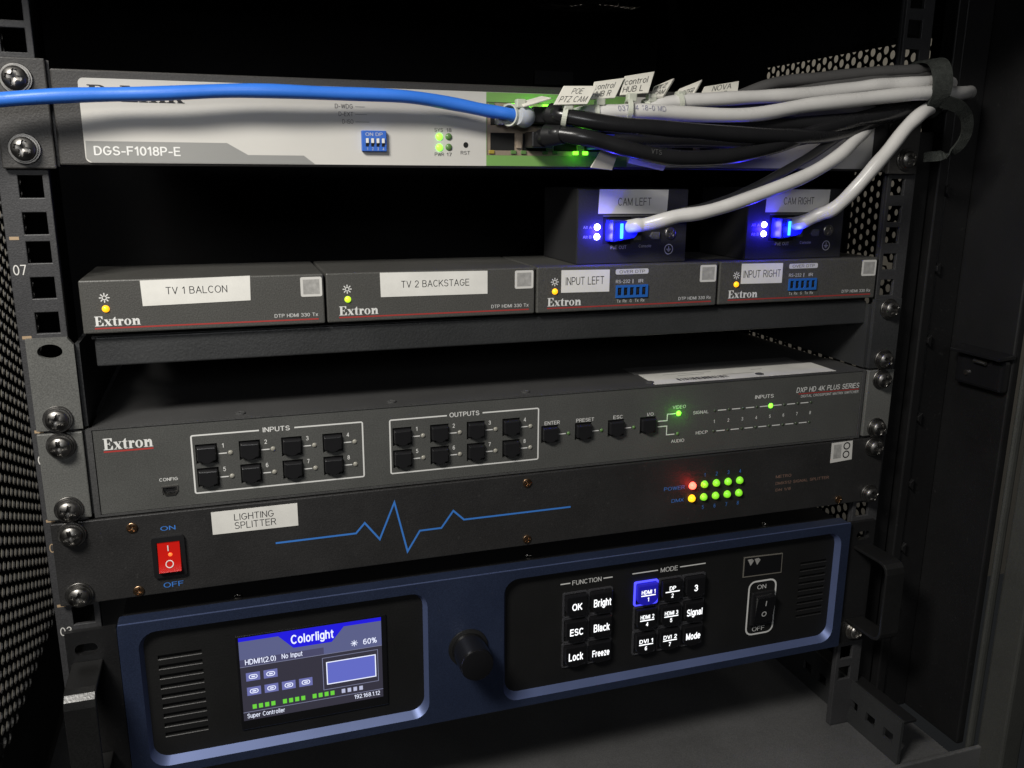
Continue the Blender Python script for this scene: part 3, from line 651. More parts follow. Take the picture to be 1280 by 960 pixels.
for i, (x0, lab) in enumerate(boxes):
    b = thing('video_extender', lab, 'extender box', (x0 + 54, 0, 265.1), 'extender boxes on the shelf')
    x1 = x0 + 109.2; yr = (0.0, 0.6, 0.2, 0.9)[i]
    build('case', MB().box(x0, x1, yr, 62, 267.3, 291.9), M_BOX, b, bevel=0.7)
    for fx in (x0 + 8, x1 - 8):
        for fy in (12, 52): build('rubber_foot', MB().add(*[(lambda q: (q.v, q.f))(MB().box(fx - 4, fx + 4, fy - 4, fy + 4, 265.1, 267.28))][0]), M_DARK, b, bevel=0.4)
    y = yr
    lx = x0 + (10.2 if i < 3 else 11.2)
    sun_symbol(b, lx, 283.8, y - .06, M_WHITE)
    build('power_led', MB().dome(lx + .15, 278.7, 1.65, y - .02, 1.3), (L_AMBER, L_LIME, L_AMBER, L_AMBER)[i], b, smooth=True)
    ex = x0 + (5.1, 5.9, 6.2, 6.5)[i]
    serif(b, 'Extron', ex, ex + 19.6, 270.75, 275.3, y - .06, M_WHITE)
    build('red_rule', MB().poly([(ex - .2, 269.35), (x1 - 3.2, 269.35), (x1 - 3.2, 270.05), (ex - .2, 270.05)], y - .06), M_RED, b)
    text(b, 'DTP HDMI 330 Tx' if i < 2 else 'DTP HDMI 330 Rx', x1 - 24.2, x1 - 3.4, 271.1, 272.9, y - .06, M_GREYP, 0.01)
    blank_sticker(b, x1 - 11.2, x1 - 0.9, 280.9, 290.5, y)
    if i == 0: label_tape(b, [(-191.8, 279.3), (-143.7, 280.2), (-143.3, 292.0), (-192.1, 291.2)], y, [('TV 1 BALCON', -181.3, -154, 284.4, 287.9)])
    if i == 1: label_tape(b, [(-80.7, 279.2), (-24.7, 278.9), (-24.7, 290.9), (-80.9, 291.5)], y, [('TV 2 BACKSTAGE', -70.2, -34.6, 283.5, 287.1)])
    if i == 2: label_tape(b, [(16.5, 277.9), (44.7, 277.6), (44.7, 289.6), (16.5, 290.0)], y, [('INPUT LEFT', 19, 41.4, 281.8, 286.2)])
    if i == 3: label_tape(b, [(127.9, 278.9), (155.5, 278.6), (155.4, 290.2), (127.8, 290.5)], y, [('INPUT RIGHT', 129.3, 154.2, 282.2, 286.6)])
    if i >= 2:
        tx = (48.3, 159.9)[i - 2]
        p = build('badge', MB().prism(rrect(tx, tx + 19.8, 286.7, 289.6, .9), y - .12, y - .02), M_GREYP, b)
        text(p, 'OVER DTP', tx + 2.2, tx + 17.6, 287.3, 289.0, y - .17, M_BLACKP)
        text(b, 'RS-232', tx + .3, tx + 8.8, 281.9, 283.8, y - .06, M_GREYP, .006); text(b, 'IR', tx + 14, tx + 17, 281.9, 283.8, y - .06, M_GREYP, .006)
        build('rule', MB().poly([(tx + 10.4, 281.6), (tx + 10.8, 281.6), (tx + 10.8, 284), (tx + 10.4, 284)], y - .06), M_GREYP, b)
        hs = [(tx + 1.2 + 3.7 * k, tx + 3.6 + 3.7 * k, 275.2, 279.6) for k in range(5)]
        tb = build('terminal_block', MB().plate_holes(tx + .3, tx + 19.6, 273.9, 280.8, y - .9, y - .05, hs), M_TERM, b)
        for h in hs:
            build('terminal_socket', MB().poly([(h[0], h[2]), (h[1], h[2]), (h[1], h[3]), (h[0], h[3])], y - .08), M_VOID, tb)
            build('terminal_pin', MB().box(h[0] + .9, h[0] + 1.5, y - .8, y - .1, h[2] + 1.2, h[3] - 1.0), M_STEEL, tb)
        for k, s in enumerate(('Tx', 'Rx', 'G', 'Tx', 'Rx')):
            text(b, s, tx + 1.2 + 3.65 * k, tx + 3.5 + 3.65 * k, 271.2, 272.9, y - .06, M_GREYP, .006)

# two small black splitters standing on the shelf boxes
def splitter_box(x0, lab, word, cut):
    Y = 6.0; x1 = x0 + 66.4
    b = thing('poe_splitter', lab, 'splitter box', (x0 + 33, Y, 292.0), 'small black splitters on the boxes')
    hol = [(x0 + 15, x0 + 32, 302.5, 317.5)]
    build('case', MB().box(x0, x1, Y + .9, 58, 292.0, 332.4), M_DARK, b, bevel=0.6)  # same paint as the plate, blacker here to put shade on the sides
    fpn = build('front_plate', MB().plate_holes(x0 + .3, x1 - .3, 292.4, 332.0, Y, Y + .85, hol), M_POE, b)
    build('port', MB().box(x0 + 15.05, x0 + 31.95, Y + .3, Y + .8, 302.55, 317.45), M_VOID, b)
    build('contact_glow', MB().box(x0 + 20.4, x0 + 22.2, -4.9, -4.52, 306.5, 314.5), L_CONTACT, b, bevel=0.15)  # glowing slit added on the plug front for LED light seen through it
    build('raised_edge', MB().box(x0 + 15, x0 + 46, Y - .5, Y - .02, 317.6, 318.4), M_EAR, b)
    led_lamp('indicator_glow', (x0 + 11.6, Y - 3.6, 309.5), (0.02, 0.01, 1.0), 0.034)
    led_lamp('plug_glow', (x0 + 24, -9.5, 309.5), (0.02, 0.03, 1.0), 0.010)  # point light added in front of the plug for its blue glow
    for zz in (312.1, 306.9): build('indicator_led', MB().dome(x0 + 11.6, zz, 1.75, Y - .02, 1.5), L_BLUE, b, smooth=True)
    text(b, 'Alt A', x0 + 3.4, x0 + 8.4, 311.2, 312.8, Y - .06, M_GREYP); text(b, 'Alt B', x0 + 3.4, x0 + 8.4, 306.0, 307.6, Y - .06, M_GREYP)
    text(b, 'PoE OUT', x0 + 20, x0 + 29.4, 300.0, 301.9, Y - .06, M_GREYP, .01); text(b, 'Console', x0 + 37, x0 + 44.6, 300.6, 302.2, Y - .06, M_GREYP)
    build('toggle', MB().box(x0 + 33.6, x0 + 38, Y - .8, Y - .02, 304.6, 307.2), M_EAR, b, bevel=.3)
    build('console_plug', MB().prism([(x0 + 43, 306.5), (x0 + 44.5, 305), (x0 + 49, 305), (x0 + 49, 309), (x0 + 44.5, 309)], Y - 1.4, Y - .02), M_EAR, b, bevel=.3)
    put_screw('s', b, x0 + 56, Y - .1, 308.2, M_STEEL, 1.25)
    mb = MB(); n = 24; cx, cz = x0 + 55.6, 299.3
    mb.filled([(cx + 2.7 * math.cos(i / n * 6.2832), cz + 2.9 * math.sin(i / n * 6.2832)) for i in range(n)], [[(cx + 2.3 * math.cos(i / n * 6.2832), cz + 2.5 * math.sin(i / n * 6.2832)) for i in range(n)]], Y - .06)
    for a_, b_, c_, d_ in ((-.2, .2, .2, 1.8), (-1.4, 1.4, -.2, .2), (-.9, .9, -.8, -.45), (-.45, .45, -1.35, -1.05)): mb.poly([(cx + a_, cz + c_), (cx + b_, cz + c_), (cx + b_, cz + d_), (cx + a_, cz + d_)], Y - .06)
    build('earth_symbol', mb, M_GREYP, b, weld=False)
    lx0, lx1 = cut
    label_tape(b, [(lx0 - .2, 319.2), (lx1 - .5, 318.9), (lx1, 331.9), (lx0 + .2, 332.1)], Y, [(word, lx0 + (lx1 - lx0) * .27, lx0 + (lx1 - lx0) * .75, 323.4, 327.6)])
    return b
splitter_box(27.4, 'small black splitter box labelled CAM LEFT with two blue LEDs', 'CAM LEFT', (39.6, 81.2))
splitter_box(132.5, 'small black splitter box labelled CAM RIGHT standing behind the hanging cables', 'CAM RIGHT', (144.4, 187.6))

# ================================================================ MATRIX SWITCHER
mx = thing('matrix_switcher', 'graphite grey matrix switcher with black push buttons and eight inputs and outputs', 'switcher', (0, 0, 178))
wells = []; caps = []; leds = []
for i in range(4):
    for zz in (204.6, 192.3):
        leds.append((-158 + 20.45 * i, zz, 'i')); leds.append((-60.5 + 20.15 * i, zz, 'o'))
for x in (22.6, 42.8, 63.0): leds.append((x, 198.5, 'f'))
for x, zz, k in leds: caps.append((x - 11.2, zz + .5))
caps.append((72.0, 199.0))
for x, zz in caps: wells.append((x - 5.1, x + 5.1, zz - 5.0, zz + 5.0))
usb = (-190.8, -184.0, 185.8, 190.0)
build('chassis', MB().box(-219.9, 219.9, 2.2, 240, 178.0, 222.1), M_DXPF, mx, bevel=0.6)
fpn = build('front_panel', MB().plate_holes(-219.0, 219.4, 179.2, 221.2, 0, 2.1, wells + [usb]), M_DXP, mx)
build('panel_edge', MB().filled([(-222, 177.9), (221.8, 177.9), (221.8, 222.2), (-222, 222.2)], [[(-219.4, 178.9), (-219.4, 221.5), (219.8, 221.5), (219.8, 178.9)]], -.4)
      .loft([[(-222, -.4, 177.9), (221.8, -.4, 177.9), (221.8, -.4, 222.2), (-222, -.4, 222.2)], [(-222, 2.1, 177.9), (221.8, 2.1, 177.9), (221.8, 2.1, 222.2), (-222, 2.1, 222.2)]])
      .loft([[(-219.4, -.4, 178.9), (219.8, -.4, 178.9), (219.8, -.4, 221.5), (-219.4, -.4, 221.5)], [(-219.1, 1.5, 179.1), (219.5, 1.5, 179.1), (219.5, 1.5, 221.3), (-219.1, 1.5, 221.3)]]), M_DXPF, mx)
for sgn in (-1, 1):
    x0, x1 = sorted((sgn * 242.3, sgn * 223.0))
    e_ = build('mounting_ear', MB().box(x0, x1, -1.8, 1.4, 179.0, 221.8), M_EAR, mx, bevel=0.5)
    xa, xb = sorted((sgn * 224.6, sgn * 222.1)); build('ear_flange', MB().box(xa, xb, 1.45, 40, 179.4, 221.4), M_DXPF, e_)
    for k in (2, 0): put_screw('r', mx, sgn * 232.5, -1.8, hz(5, k))
for x in (-152, -75.5, -.6, 76, 150): put_screw('s', mx, x, 8, 222.1, M_DXPF).rotation_euler = (-math.pi / 2, 0, 0)
capmesh = None
for x, zz in caps:
    if capmesh is None:
        pts = [(-4.5, -3.0), (-2.9, -3.3), (-2.3, -4.0), (-1.3, -4.5), (1.3, -4.5), (2.3, -4.0), (2.9, -3.3), (4.5, -3.0), (4.5, 4.2), (-4.5, 4.2)]
        mb = MB().prism(pts, 0, 8)
        top = [(a * .93, b * .9 - .35) for a, b in pts]
        mb = MB(); n = len(pts)
        mb.loft([[(a, 5, b) for a, b in pts], [(a, -1.5, b) for a, b in pts], [(a, -2.5, b) for a, b in top]])
        mb.poly(top, -2.5)
        capmesh = build('push_button', mb, M_BTN, mx, bevel=0.3); capmesh.location = (Vector((x, 0, zz)) - Vector((0, 0, 178))) * S
        capmesh.data.transform(Matrix.Translation((0, 0, 178 * S)))
    else:
        dup(capmesh, mx, (x, 0, zz), (random.uniform(-.03, .03), random.uniform(-.03, .03), random.uniform(-.03, .03)))
# black sheet behind the wells, its colour stands in for the shade there
build('well_blackout', MB().plate_holes(-176, 80, 184, 212, 1.9, 2.05, []), M_VOID, mx)
LB = None
numi = {}
for x, zz, k in leds:
    build('button_led', MB().dome(x, zz, 1.25 if k != 'f' else 1.0, -.02, .7), M_LEDOFF if k != 'f' else M_LEDOFFG, mx, smooth=True)
    build('rule', MB().poly([(x - 5.6, zz - .28), (x - 1.7, zz - .28), (x - 1.7, zz + .28), (x - 5.6, zz + .28)], -.06), M_WHITE, fpn)
for k in range(4):
    for r_, zz in ((0, 204.6), (1, 192.3)):
        for bx0 in (-158 + 20.45 * k, -60.5 + 20.15 * k):
            xx = bx0 - 3.4; text(fpn, str(k + 1 + 4 * r_), xx - .8, xx + .8, zz + 2.9, zz + 5.2, -.06, M_WHITE, .015)
def frame_print(parent, x0, x1, z0, z1, gap, y, t=.75, m=M_WHITE, r=1.2):
    mb = MB(); P = rrect(x0, x1, z0, z1, r, 4); Q = rrect(x0 + t, x1 - t, z0 + t, z1 - t, max(.3, r - t), 4)
    n = len(P)
    for i in range(n):
        a, b, c, d = P[i], P[(i + 1) % n], Q[(i + 1) % n], Q[i]
        if gap and abs(a[1] - z1) < 1e-6 and abs(b[1] - z1) < 1e-6:
            mb.poly([a, (gap[1], z1), (gap[1], z1 - t), d], y); mb.poly([(gap[0], z1), b, c, (gap[0], z1 - t)], y)
        else: mb.poly([a, b, c, d], y)
    return build('frame_line', mb, m, parent, weld=False)
frame_print(fpn, -176.2, -92.0, 184.7, 215.2, (-143.8, -126.6), -.06)
frame_print(fpn, -78.5, 4.9, 184.7, 214.9, (-47.4, -27.6), -.06)
text(fpn, 'INPUTS', -142, -128.8, 213.6, 216.2, -.06, M_WHITE, .015); text(fpn, 'OUTPUTS', -46, -29.4, 213.4, 216.0, -.06, M_WHITE, .015)
serif(fpn, 'Extron', -215, -193, 211.2, 216.9, -.06, M_WHITE)
build('red_rule', MB().poly([(-215.1, 209.9), (-193.1, 209.9), (-193.1, 210.7), (-215.1, 210.7)], -.06), M_RED, fpn)
text(fpn, 'CONFIG', -191.9, -183.4, 192.9, 194.6, -.06, M_WHITE, .01)
ux = [(-191.2, 190.4), (-183.6, 190.4), (-183.6, 187.6), (-185.2, 185.4), (-189.6, 185.4), (-191.2, 187.6)]
ui = [(-190.6, 189.8), (-184.2, 189.8), (-184.2, 187.8), (-185.5, 186.0), (-189.3, 186.0), (-190.6, 187.8)]
up = build('usb_socket', MB().filled(ux[::-1], [ui], -.5).loft([[(a, -.5, b) for a, b in ux], [(a, .5, b) for a, b in ux]]).loft([[(a, -.5, b) for a, b in ui], [(a, 1.6, b) for a, b in ui]]), M_STEEL, mx)
build('socket_tongue', MB().box(-189.4, -185.4, 0.1, 1.5, 187.6, 188.6), M_BTN, up)
for s, a, b in (('ENTER', 8.2, 17.3), ('PRESET', 27.1, 38.0), ('ESC', 49.9, 55.7), ('I/O', 71.3, 75.4)): text(fpn, s, a, b, 204.4, 206.5, -.06, M_WHITE, .01)
text(fpn, 'VIDEO', 87.5, 96.2, 207.4, 209.4, -.06, M_GREYP, .008); text(fpn, 'AUDIO', 87.6, 96.3, 186.7, 188.7, -.06, M_WHITE, .008)
text(fpn, 'SIGNAL', 101.2, 111.5, 203.0, 205.0, -.06, M_WHITE, .008); text(fpn, 'HDCP', 103.8, 111.7, 190.4, 192.4, -.06, M_WHITE, .008); text(fpn, 'INPUTS', 142.8, 155.8, 209.2, 211.5, -.06, M_WHITE, .012)
for za, zb in ((200.7, 204.5), (197.4, 192.0)):
    mb = MB(); t = .3
    mb.poly([(78.2, za - t), (84.0, za - t), (84.0, za + t), (78.2, za + t)], -.06)
    lo, hi = sorted((za, zb)); mb.poly([(84.0, lo - t), (84.6, lo - t), (84.6, hi + t), (84.0, hi + t)], -.062)
    mb.poly([(84.6, zb - t), (89.6, zb - t), (89.6, zb + t), (84.6, zb + t)], -.06); build('rule', mb, M_WHITE, fpn, weld=False)
led_lamp('video_glow', (91.6, -5, 204.5), (0.15, 1.0, 0.03), 0.0015)
build('video_led', MB().dome(91.6, 204.5, 1.6, -.02, 1.1), L_GREENB, mx, smooth=True); build('audio_led', MB().dome(91.6, 192.0, 1.1, -.02, .6), M_LEDOFFG, mx, smooth=True)
for k in range(8):
    x = 115.7 + 9.63 * k
    build('signal_led', MB().dome(x, 204.2, 1.55 if k == 4 else .85, -.02, .9 if k == 4 else .5), L_GREENB if k == 4 else M_LEDDIM, mx, smooth=True)
    build('hdcp_led', MB().dome(x, 191.5, .85, -.02, .5), M_LEDDIM, mx, smooth=True)
    text(fpn, str(k + 1), x - .65, x + .65, 196.5, 198.6, -.06, M_WHITE, .012)
    if k < 7:
        for zz in (204.2, 191.5): build('rule', MB().poly([(x + 2.0, zz - .28), (x + 7.7, zz - .28), (x + 7.7, zz + .28), (x + 2.0, zz + .28)], -.06), M_WHITE, fpn)
text(fpn, 'DXP HD 4K PLUS SERIES', 171.8, 217.8, 210.9, 214.2, -.06, M_WHITE, .008, slant=.12)
build('red_rule', MB().poly([(173.5, 209.8), (218.0, 209.8), (218.0, 210.4), (173.5, 210.4)], -.06), M_RED, fpn)
text(fpn, 'DIGITAL CROSSPOINT MATRIX SWITCHER', 175.4, 217.9, 207.6, 209.3, -.06, M_GREYP, .012)
lb = build('top_label', MB().add([(76.8, 2.6, 222.15), (201.6, 2.6, 222.15), (201.6, 27.5, 222.15), (78.5, 27.5, 222.15), (76.8, 2.6, 222.3), (201.6, 2.6, 222.3), (201.6, 27.5, 222.3), (78.5, 27.5, 222.3)],
     [(4, 5, 6, 7), (0, 1, 5, 4), (1, 2, 6, 5), (2, 3, 7, 6), (3, 0, 4, 7)]), M_LABEL, mx)
build('top_label', MB().box(76.4, 196, 28.0, 46, 222.13, 222.28), mat('dark_film_label', (0.13, 0.13, 0.13), 0.5), mx)
mb = MB(); x = 95.0
while x < 128:
    w_ = random.choice((.5, .8, 1.2, 1.6)); mb.add([(x, 6.5, 222.36), (x + w_, 6.5, 222.36), (x + w_, 12, 222.36), (x, 12, 222.36)], [(0, 1, 2, 3)]); x += w_ + random.choice((.5, .8, 1.2))
build('barcode', mb, M_BLACKP, lb, weld=False)
mb = MB()
for a, b, y in ((128, 150, 13), (100, 118, 18), (152, 160, 20), (92, 125, 22)): mb.add([(a, y, 222.36), (b, y, 222.36), (b, y + .9, 222.36), (a, y + .9, 222.36)], [(0, 1, 2, 3)])
build('printed_line', mb, M_STICKG, lb, weld=False)

# ================================================================ LIGHTING SIGNAL SPLITTER
sp = thing('lighting_splitter', 'black lighting signal splitter with red rocker switch and blue pulse line', 'splitter', (0, 0, 134))
spp = build('front_panel', MB().box(-241.5, 241.0, -1.6, 1.4, 134.4, 177.2), M_SPLIT, sp, bevel=0.5)
build('chassis', MB().box(-212, 213, 1.5, 190, 135.5, 175.5), M_DARK, sp)
for x in (-232.5, 232.5):
    for k in (2, 0): put_screw('r', sp, x, -1.6, hz(4, k))
for x, zz in ((-206.1, 171.2), (-206, 137.6), (-2.2, 172.2), (-2.0, 138.4), (209.5, 138.0)): put_screw('s', sp, x, -1.62, zz)
Y = -1.6
text(spp, 'ON', -193.4, -186.4, 167.9, 170.2, Y - .06, M_BLUEP, .004); text(spp, 'OFF', -194.4, -185.0, 137.4, 140.1, Y - .06, M_BLUEP, .004)
rk = build('rocker_switch', MB().filled(rrect(-198.1, -182.8, 143.6, 165.0, 1.2), [[(-195.9, 146.0), (-195.9, 162.4), (-184.8, 162.4), (-184.8, 146.0)]], Y - 1.6)
   .loft([[(a, Y - 1.6, b) for a, b in rrect(-198.1, -182.8, 143.6, 165.0, 1.2)], [(a, Y - .02, b) for a, b in rrect(-198.1, -182.8, 143.6, 165.0, 1.2)]])
   .loft([[(-195.9, Y - 1.6, 146), (-184.8, Y - 1.6, 146), (-184.8, Y - 1.6, 162.4), (-195.9, Y - 1.6, 162.4)], [(-195.9, Y - .1, 146), (-184.8, Y - .1, 146), (-184.8, Y - .1, 162.4), (-195.9, Y - .1, 162.4)]]), M_BTN, sp)
prof = [(-2.2, 162.0), (-2.6, 158.0), (-2.9, 154.5), (-4.0, 150.5), (-5.2, 147.2), (-2.0, 146.3)]
mb = MB().loft([[(-195.5, Y + a + 1.2, b) for a, b in prof], [(-185.2, Y + a + 1.2, b) for a, b in prof]], close=False)
for x in (-195.5, -185.2): mb.add([(x, Y + a + 1.2, b) for a, b in prof] + [(x, Y - .2, 146.3), (x, Y - .2, 162.0)], [tuple(range(8))])
build('rocker', mb, M_ROCK, rk, smooth=True)
build('neon_lamp', MB().dome(-189.8, 155.6, 1.0, Y - 1.75, .4), M_ROCKL, rk, smooth=True)
build('on_mark', MB().poly([(-190.9, 157.6), (-190.4, 157.6), (-190.4, 160.6), (-190.9, 160.6)], Y - 1.75), M_WHITE, rk)
cc = [( -190.4 + 1.9 * math.cos(i / 24 * 6.2832), 151.2 + 1.9 * math.sin(i / 24 * 6.2832)) for i in range(24)]
ci = [( -190.4 + 1.5 * math.cos(i / 24 * 6.2832), 151.2 + 1.5 * math.sin(i / 24 * 6.2832)) for i in range(24)]
mb = MB().filled(cc, [ci], 0); mb.v = [(v[0], Y - 3.0 - (151.6 - v[2]) * .30, v[2]) for v in mb.v]; build('off_mark', mb, M_WHITE, rk)
label_tape(sp, [(-169.3, 162.8), (-127.4, 162.6), (-127.4, 174.9), (-169.4, 174.8)], Y, [('LIGHTING', -158.6, -139.3, 169.1, 172.7), ('SPLITTER', -158.6, -138.3, 164.5, 168.2)])
wv = [(-139.2, 154.2), (-98, 154.3), (-93.2, 159.6), (-85.5, 149.3), (-77.1, 169.4), (-70.6, 140.2), (-63.6, 151.4), (-51.6, 151.5), (-44.8, 160.7), (-38.8, 154.8), (24.3, 154.8)]
mb = MB(); hw = .5
offs = []
for i, p in enumerate(wv):
    d0 = (Vector(wv[i]) - Vector(wv[i - 1])).normalized() if i else None; d1 = (Vector(wv[i + 1]) - Vector(wv[i])).normalized() if i + 1 < len(wv) else None
    if d0 is None: n_ = Vector((-d1.y, d1.x)); k_ = 1
    elif d1 is None: n_ = Vector((-d0.y, d0.x)); k_ = 1
    else:
        n0 = Vector((-d0.y, d0.x)); n1 = Vector((-d1.y, d1.x)); n_ = (n0 + n1).normalized(); k_ = min(3, 1 / max(.25, n_.dot(n0)))
    offs.append(((p[0] + n_.x * hw * k_, p[1] + n_.y * hw * k_), (p[0] - n_.x * hw * k_, p[1] - n_.y * hw * k_)))
for i in range(len(wv) - 1): mb.add([(offs[i][1][0], Y - .06, offs[i][1][1]), (offs[i + 1][1][0], Y - .06, offs[i + 1][1][1]), (offs[i + 1][0][0], Y - .06, offs[i + 1][0][1]), (offs[i][0][0], Y - .06, offs[i][0][1])], [(0, 1, 2, 3)])
build('pulse_line', mb, M_BLUEP, spp, weld=False)
text(spp, 'POWER', 83.8, 97.6, 157.6, 159.9, Y - .06, M_BLUEP); text(spp, 'DMX', 89.2, 97.4, 149.6, 151.9, Y - .06, M_BLUEP)
led_lamp('power_glow', (102.6, Y - 6.5, 159.1), (1.0, 0.03, 0.02), 0.003)
for k in range(5):
    x = 102.6 + 8.1 * k
    for zz, r_ in ((159.1, 0), (151.0, 1)):
        m_ = (L_RED if r_ == 0 else L_YELL) if k == 0 else L_GREENS
        build('channel_led', MB().dome(x, zz, 2.35, Y - .02, 2.6), m_, sp, smooth=True)
    if k:
        text(spp, str(k), x - .7, x + .7, 163.8, 166.2, Y - .06, M_BLUEP); text(spp, str(k + 4), x - .7, x + .7, 143.2, 145.6, Y - .06, M_BLUEP)
for s, a, b, zz in (('METRO', 161, 172.2, 157.4), ('DMX512 SIGNAL SPLITTER', 161.2, 200.6, 153.0), ('DN 1/8', 161.6, 172.6, 148.6)): text(spp, s, a, b, zz, zz + 1.9, Y - .06, M_BROWN, .008)
st = build('sticker', MB().prism([(200.5, 163.4), (216.6, 164.4), (216.0, 176.9), (200.4, 176.6)], Y - .2, Y - .02), M_STICK, sp)
for cz in (168.2, 173.8):
    c1 = [(211.8 + 2.6 * math.cos(i / 20 * 6.2832), cz + 2.5 * math.sin(i / 20 * 6.2832)) for i in range(20)]; c2 = [(211.8 + 1.8 * math.cos(i / 20 * 6.2832), cz + 1.7 * math.sin(i / 20 * 6.2832)) for i in range(20)]
    build('printed_ring', MB().filled(c1, [c2], Y - .25), M_BLACKP, st)
build('faded_patch', MB().poly([(202.2, 166), (208.0, 166.2), (207.8, 175.4), (202.1, 175.2)], Y - .25), M_STICKG, st)
for x in (-120, 180): build('chassis_foot', MB().lathe(x, 0, [(0.1, 0), (5, 0)], 4, cap=False) if False else MB().box(x - 5, x + 5, 12, 22, 129, 135.4), M_DARK, sp, bevel=1.5)

# ================================================================ VIDEO CONTROLLER (bottom)
vc = thing('video_controller', 'navy blue video controller with lit colour screen, round knob and backlit keys', 'controller', (0, 0, 32))
FYF = -4.0
OX0, OX1, OZ0, OZ1 = -217.6, 220.0, 32.6, 121.2
A = rrect(-208.6, -60.6, 37.6, 115.6, 9); Ai = rrect(-206.8, -62.6, 40.9, 114.2, 8)
Bq = rrect(-16.2, 213.6, 37.6, 115.8, 9); Bi = rrect(-14.2, 211.6, 40.9, 114.4, 8)
outr = rrect(OX0, OX1, OZ0, OZ1, 1.2)
mb = MB().filled(outr, [A[::-1], Bq[::-1]], FYF).loft([[(a, FYF, b) for a, b in outr], [(a, 6, b) for a, b in outr]])
frm = build('front_frame', mb, M_BLUEF, vc, bevel=0)
for o_, i_ in ((A, Ai), (Bq, Bi)):
    build('chamfer', MB().loft([[(a, FYF, b) for a, b in o_], [(a, 0.0, b) for a, b in i_]]), M_BLUELIT, frm, smooth=True)
build('edge_highlight', MB().box(OX0 + .6, OX1 - .6, FYF - .02, FYF + .7, OZ1 - .02, OZ1 + .35), M_BLUELIT, frm)  # pale strip, a highlight along the top edge painted in
build('chassis', MB().box(-216, 218, 6.05, 330, 34, 120.2), M_DARK, vc, bevel=0.5)
for x in (-160, 4, 165): put_screw('s', vc, x, 12, 120.2, M_STEEL).rotation_euler = (-math.pi / 2, 0, 0)
VN = [(z, ) for z in (98.6, 92.9, 87.2, 81.6, 75.9, 70.2, 64.5, 58.8, 53.1)]
h1 = [(-200.6, -179.4, 97.4 - 5.62 * k, 99.6 - 5.62 * k) for k in range(9)]
h2 = [(186.5, 206.5, 94.8 - 4.7 * k, 96.4 - 4.7 * k) for k in range(9)]
for (inn, hs) in ((Ai, h1), (Bi, h2)):
    xs0 = min(p[0] for p in inn); xs1 = max(p[0] for p in inn)
    p = build('inset_panel', MB().plate_holes(xs0 - .6, xs1 + .6, 40.3, 114.8, 0.0, 1.6, hs), M_INSET, vc)
    for h in hs:
        # pressed louvre: lip below each slot
        build('vent_louvre', MB().add([(h[0], 0, h[2]), (h[1], 0, h[2]), (h[1], -.3, h[2] - .3), (h[0], -.3, h[2] - .3), (h[1], 0, h[2] - .6), (h[0], 0, h[2] - .6)], [(0, 3, 2, 1), (3, 5, 4, 2)]), M_SPLIT, p)
build('vent_void', MB().box(-214, 216, 2.2, 3.0, 40, 114), M_VOID, vc)
# screen
scn = build('screen_bezel', MB().box(-162.6, -83.2, -.9, -.02, 48.2, 104.2), M_GLOSS, vc, bevel=0.5)
SX0, SX1, SZ0, SZ1, SY = -161.2, -86.2, 53.9, 103.1, -1.0
build('screen', MB().poly([(SX0, SZ0), (SX1, SZ0), (SX1, SZ1), (SX0, SZ1)], SY), SC_BG, scn)
sw_, shh = SX1 - SX0, SZ1 - SZ0
def sp_(u, v): return (SX0 + u * sw_, SZ1 - v * shh)
def spoly(pts, m, k=1, name='screen_shape'): return build(name, MB().poly([sp_(*p) for p in pts][::-1], SY - .03 * k), m, scn)
def srect(u0, v0, u1, v1, m, k=1): return spoly([(u0, v0), (u1, v0), (u1, v1), (u0, v1)], m, k)
def stext(s, u0, v0, u1, v1, m, k=3, bold=.01):
    a = sp_(u0, v1); b = sp_(u1, v0); return text(scn, s, a[0], b[0], a[1], b[1], SY - .03 * k, m, bold, 'screen_text')
srect(0, 0, 1, .345, SC_HEAD); srect(0, 0, 1, .045, SC_BLUE, 2)
spoly([(.27, .045), (.73, .045), (.64, .21), (.37, .21)], SC_BLUE, 2)
stext('Colorlight', .355, .055, .655, .19, SC_WHITE, 3, .02)
srect(.0, .262, .58, .345, SC_MID, 2); srect(0, .345, 1, .352, SC_LINE, 3)
stext('HDMI1(2.0)', .035, .262, .245, .335, SC_WHITE); stext('No Input', .285, .262, .43, .335, SC_WHITE)
stext('60%', .865, .235, .965, .305, SC_WHITE)
cxs, czs = sp_(.80, .27)
for k in range(4):
    a = k * math.pi / 4; c_, s_ = math.cos(a), math.sin(a); r_ = 1.9; w_ = .16
    build('screen_shape', MB().poly([(cxs - c_ * r_ - s_ * w_, czs - s_ * r_ + c_ * w_), (cxs - c_ * r_ + s_ * w_, czs - s_ * r_ - c_ * w_), (cxs + c_ * r_ + s_ * w_, czs + s_ * r_ - c_ * w_), (cxs + c_ * r_ - s_ * w_, czs + s_ * r_ + c_ * w_)], SY - .09 - .01 * k), SC_WHITE, scn)
def sframe(u0, v0, u1, v1, t, m, k):
    a = sp_(u0, v1); b = sp_(u1, v0)
    return build('screen_shape', MB().filled([a, (b[0], a[1]), b, (a[0], b[1])], [[(a[0] + t, a[1] + t), (a[0] + t, b[1] - t), (b[0] - t, b[1] - t), (b[0] - t, a[1] + t)]], SY - .03 * k), m, scn)
sframe(.565, .39, .97, .79, .35, SC_LINE, 2); srect(.60, .455, .945, .72, SC_PV, 2); sframe(.592, .448, .953, .728, .55, SC_WHITE, 3)
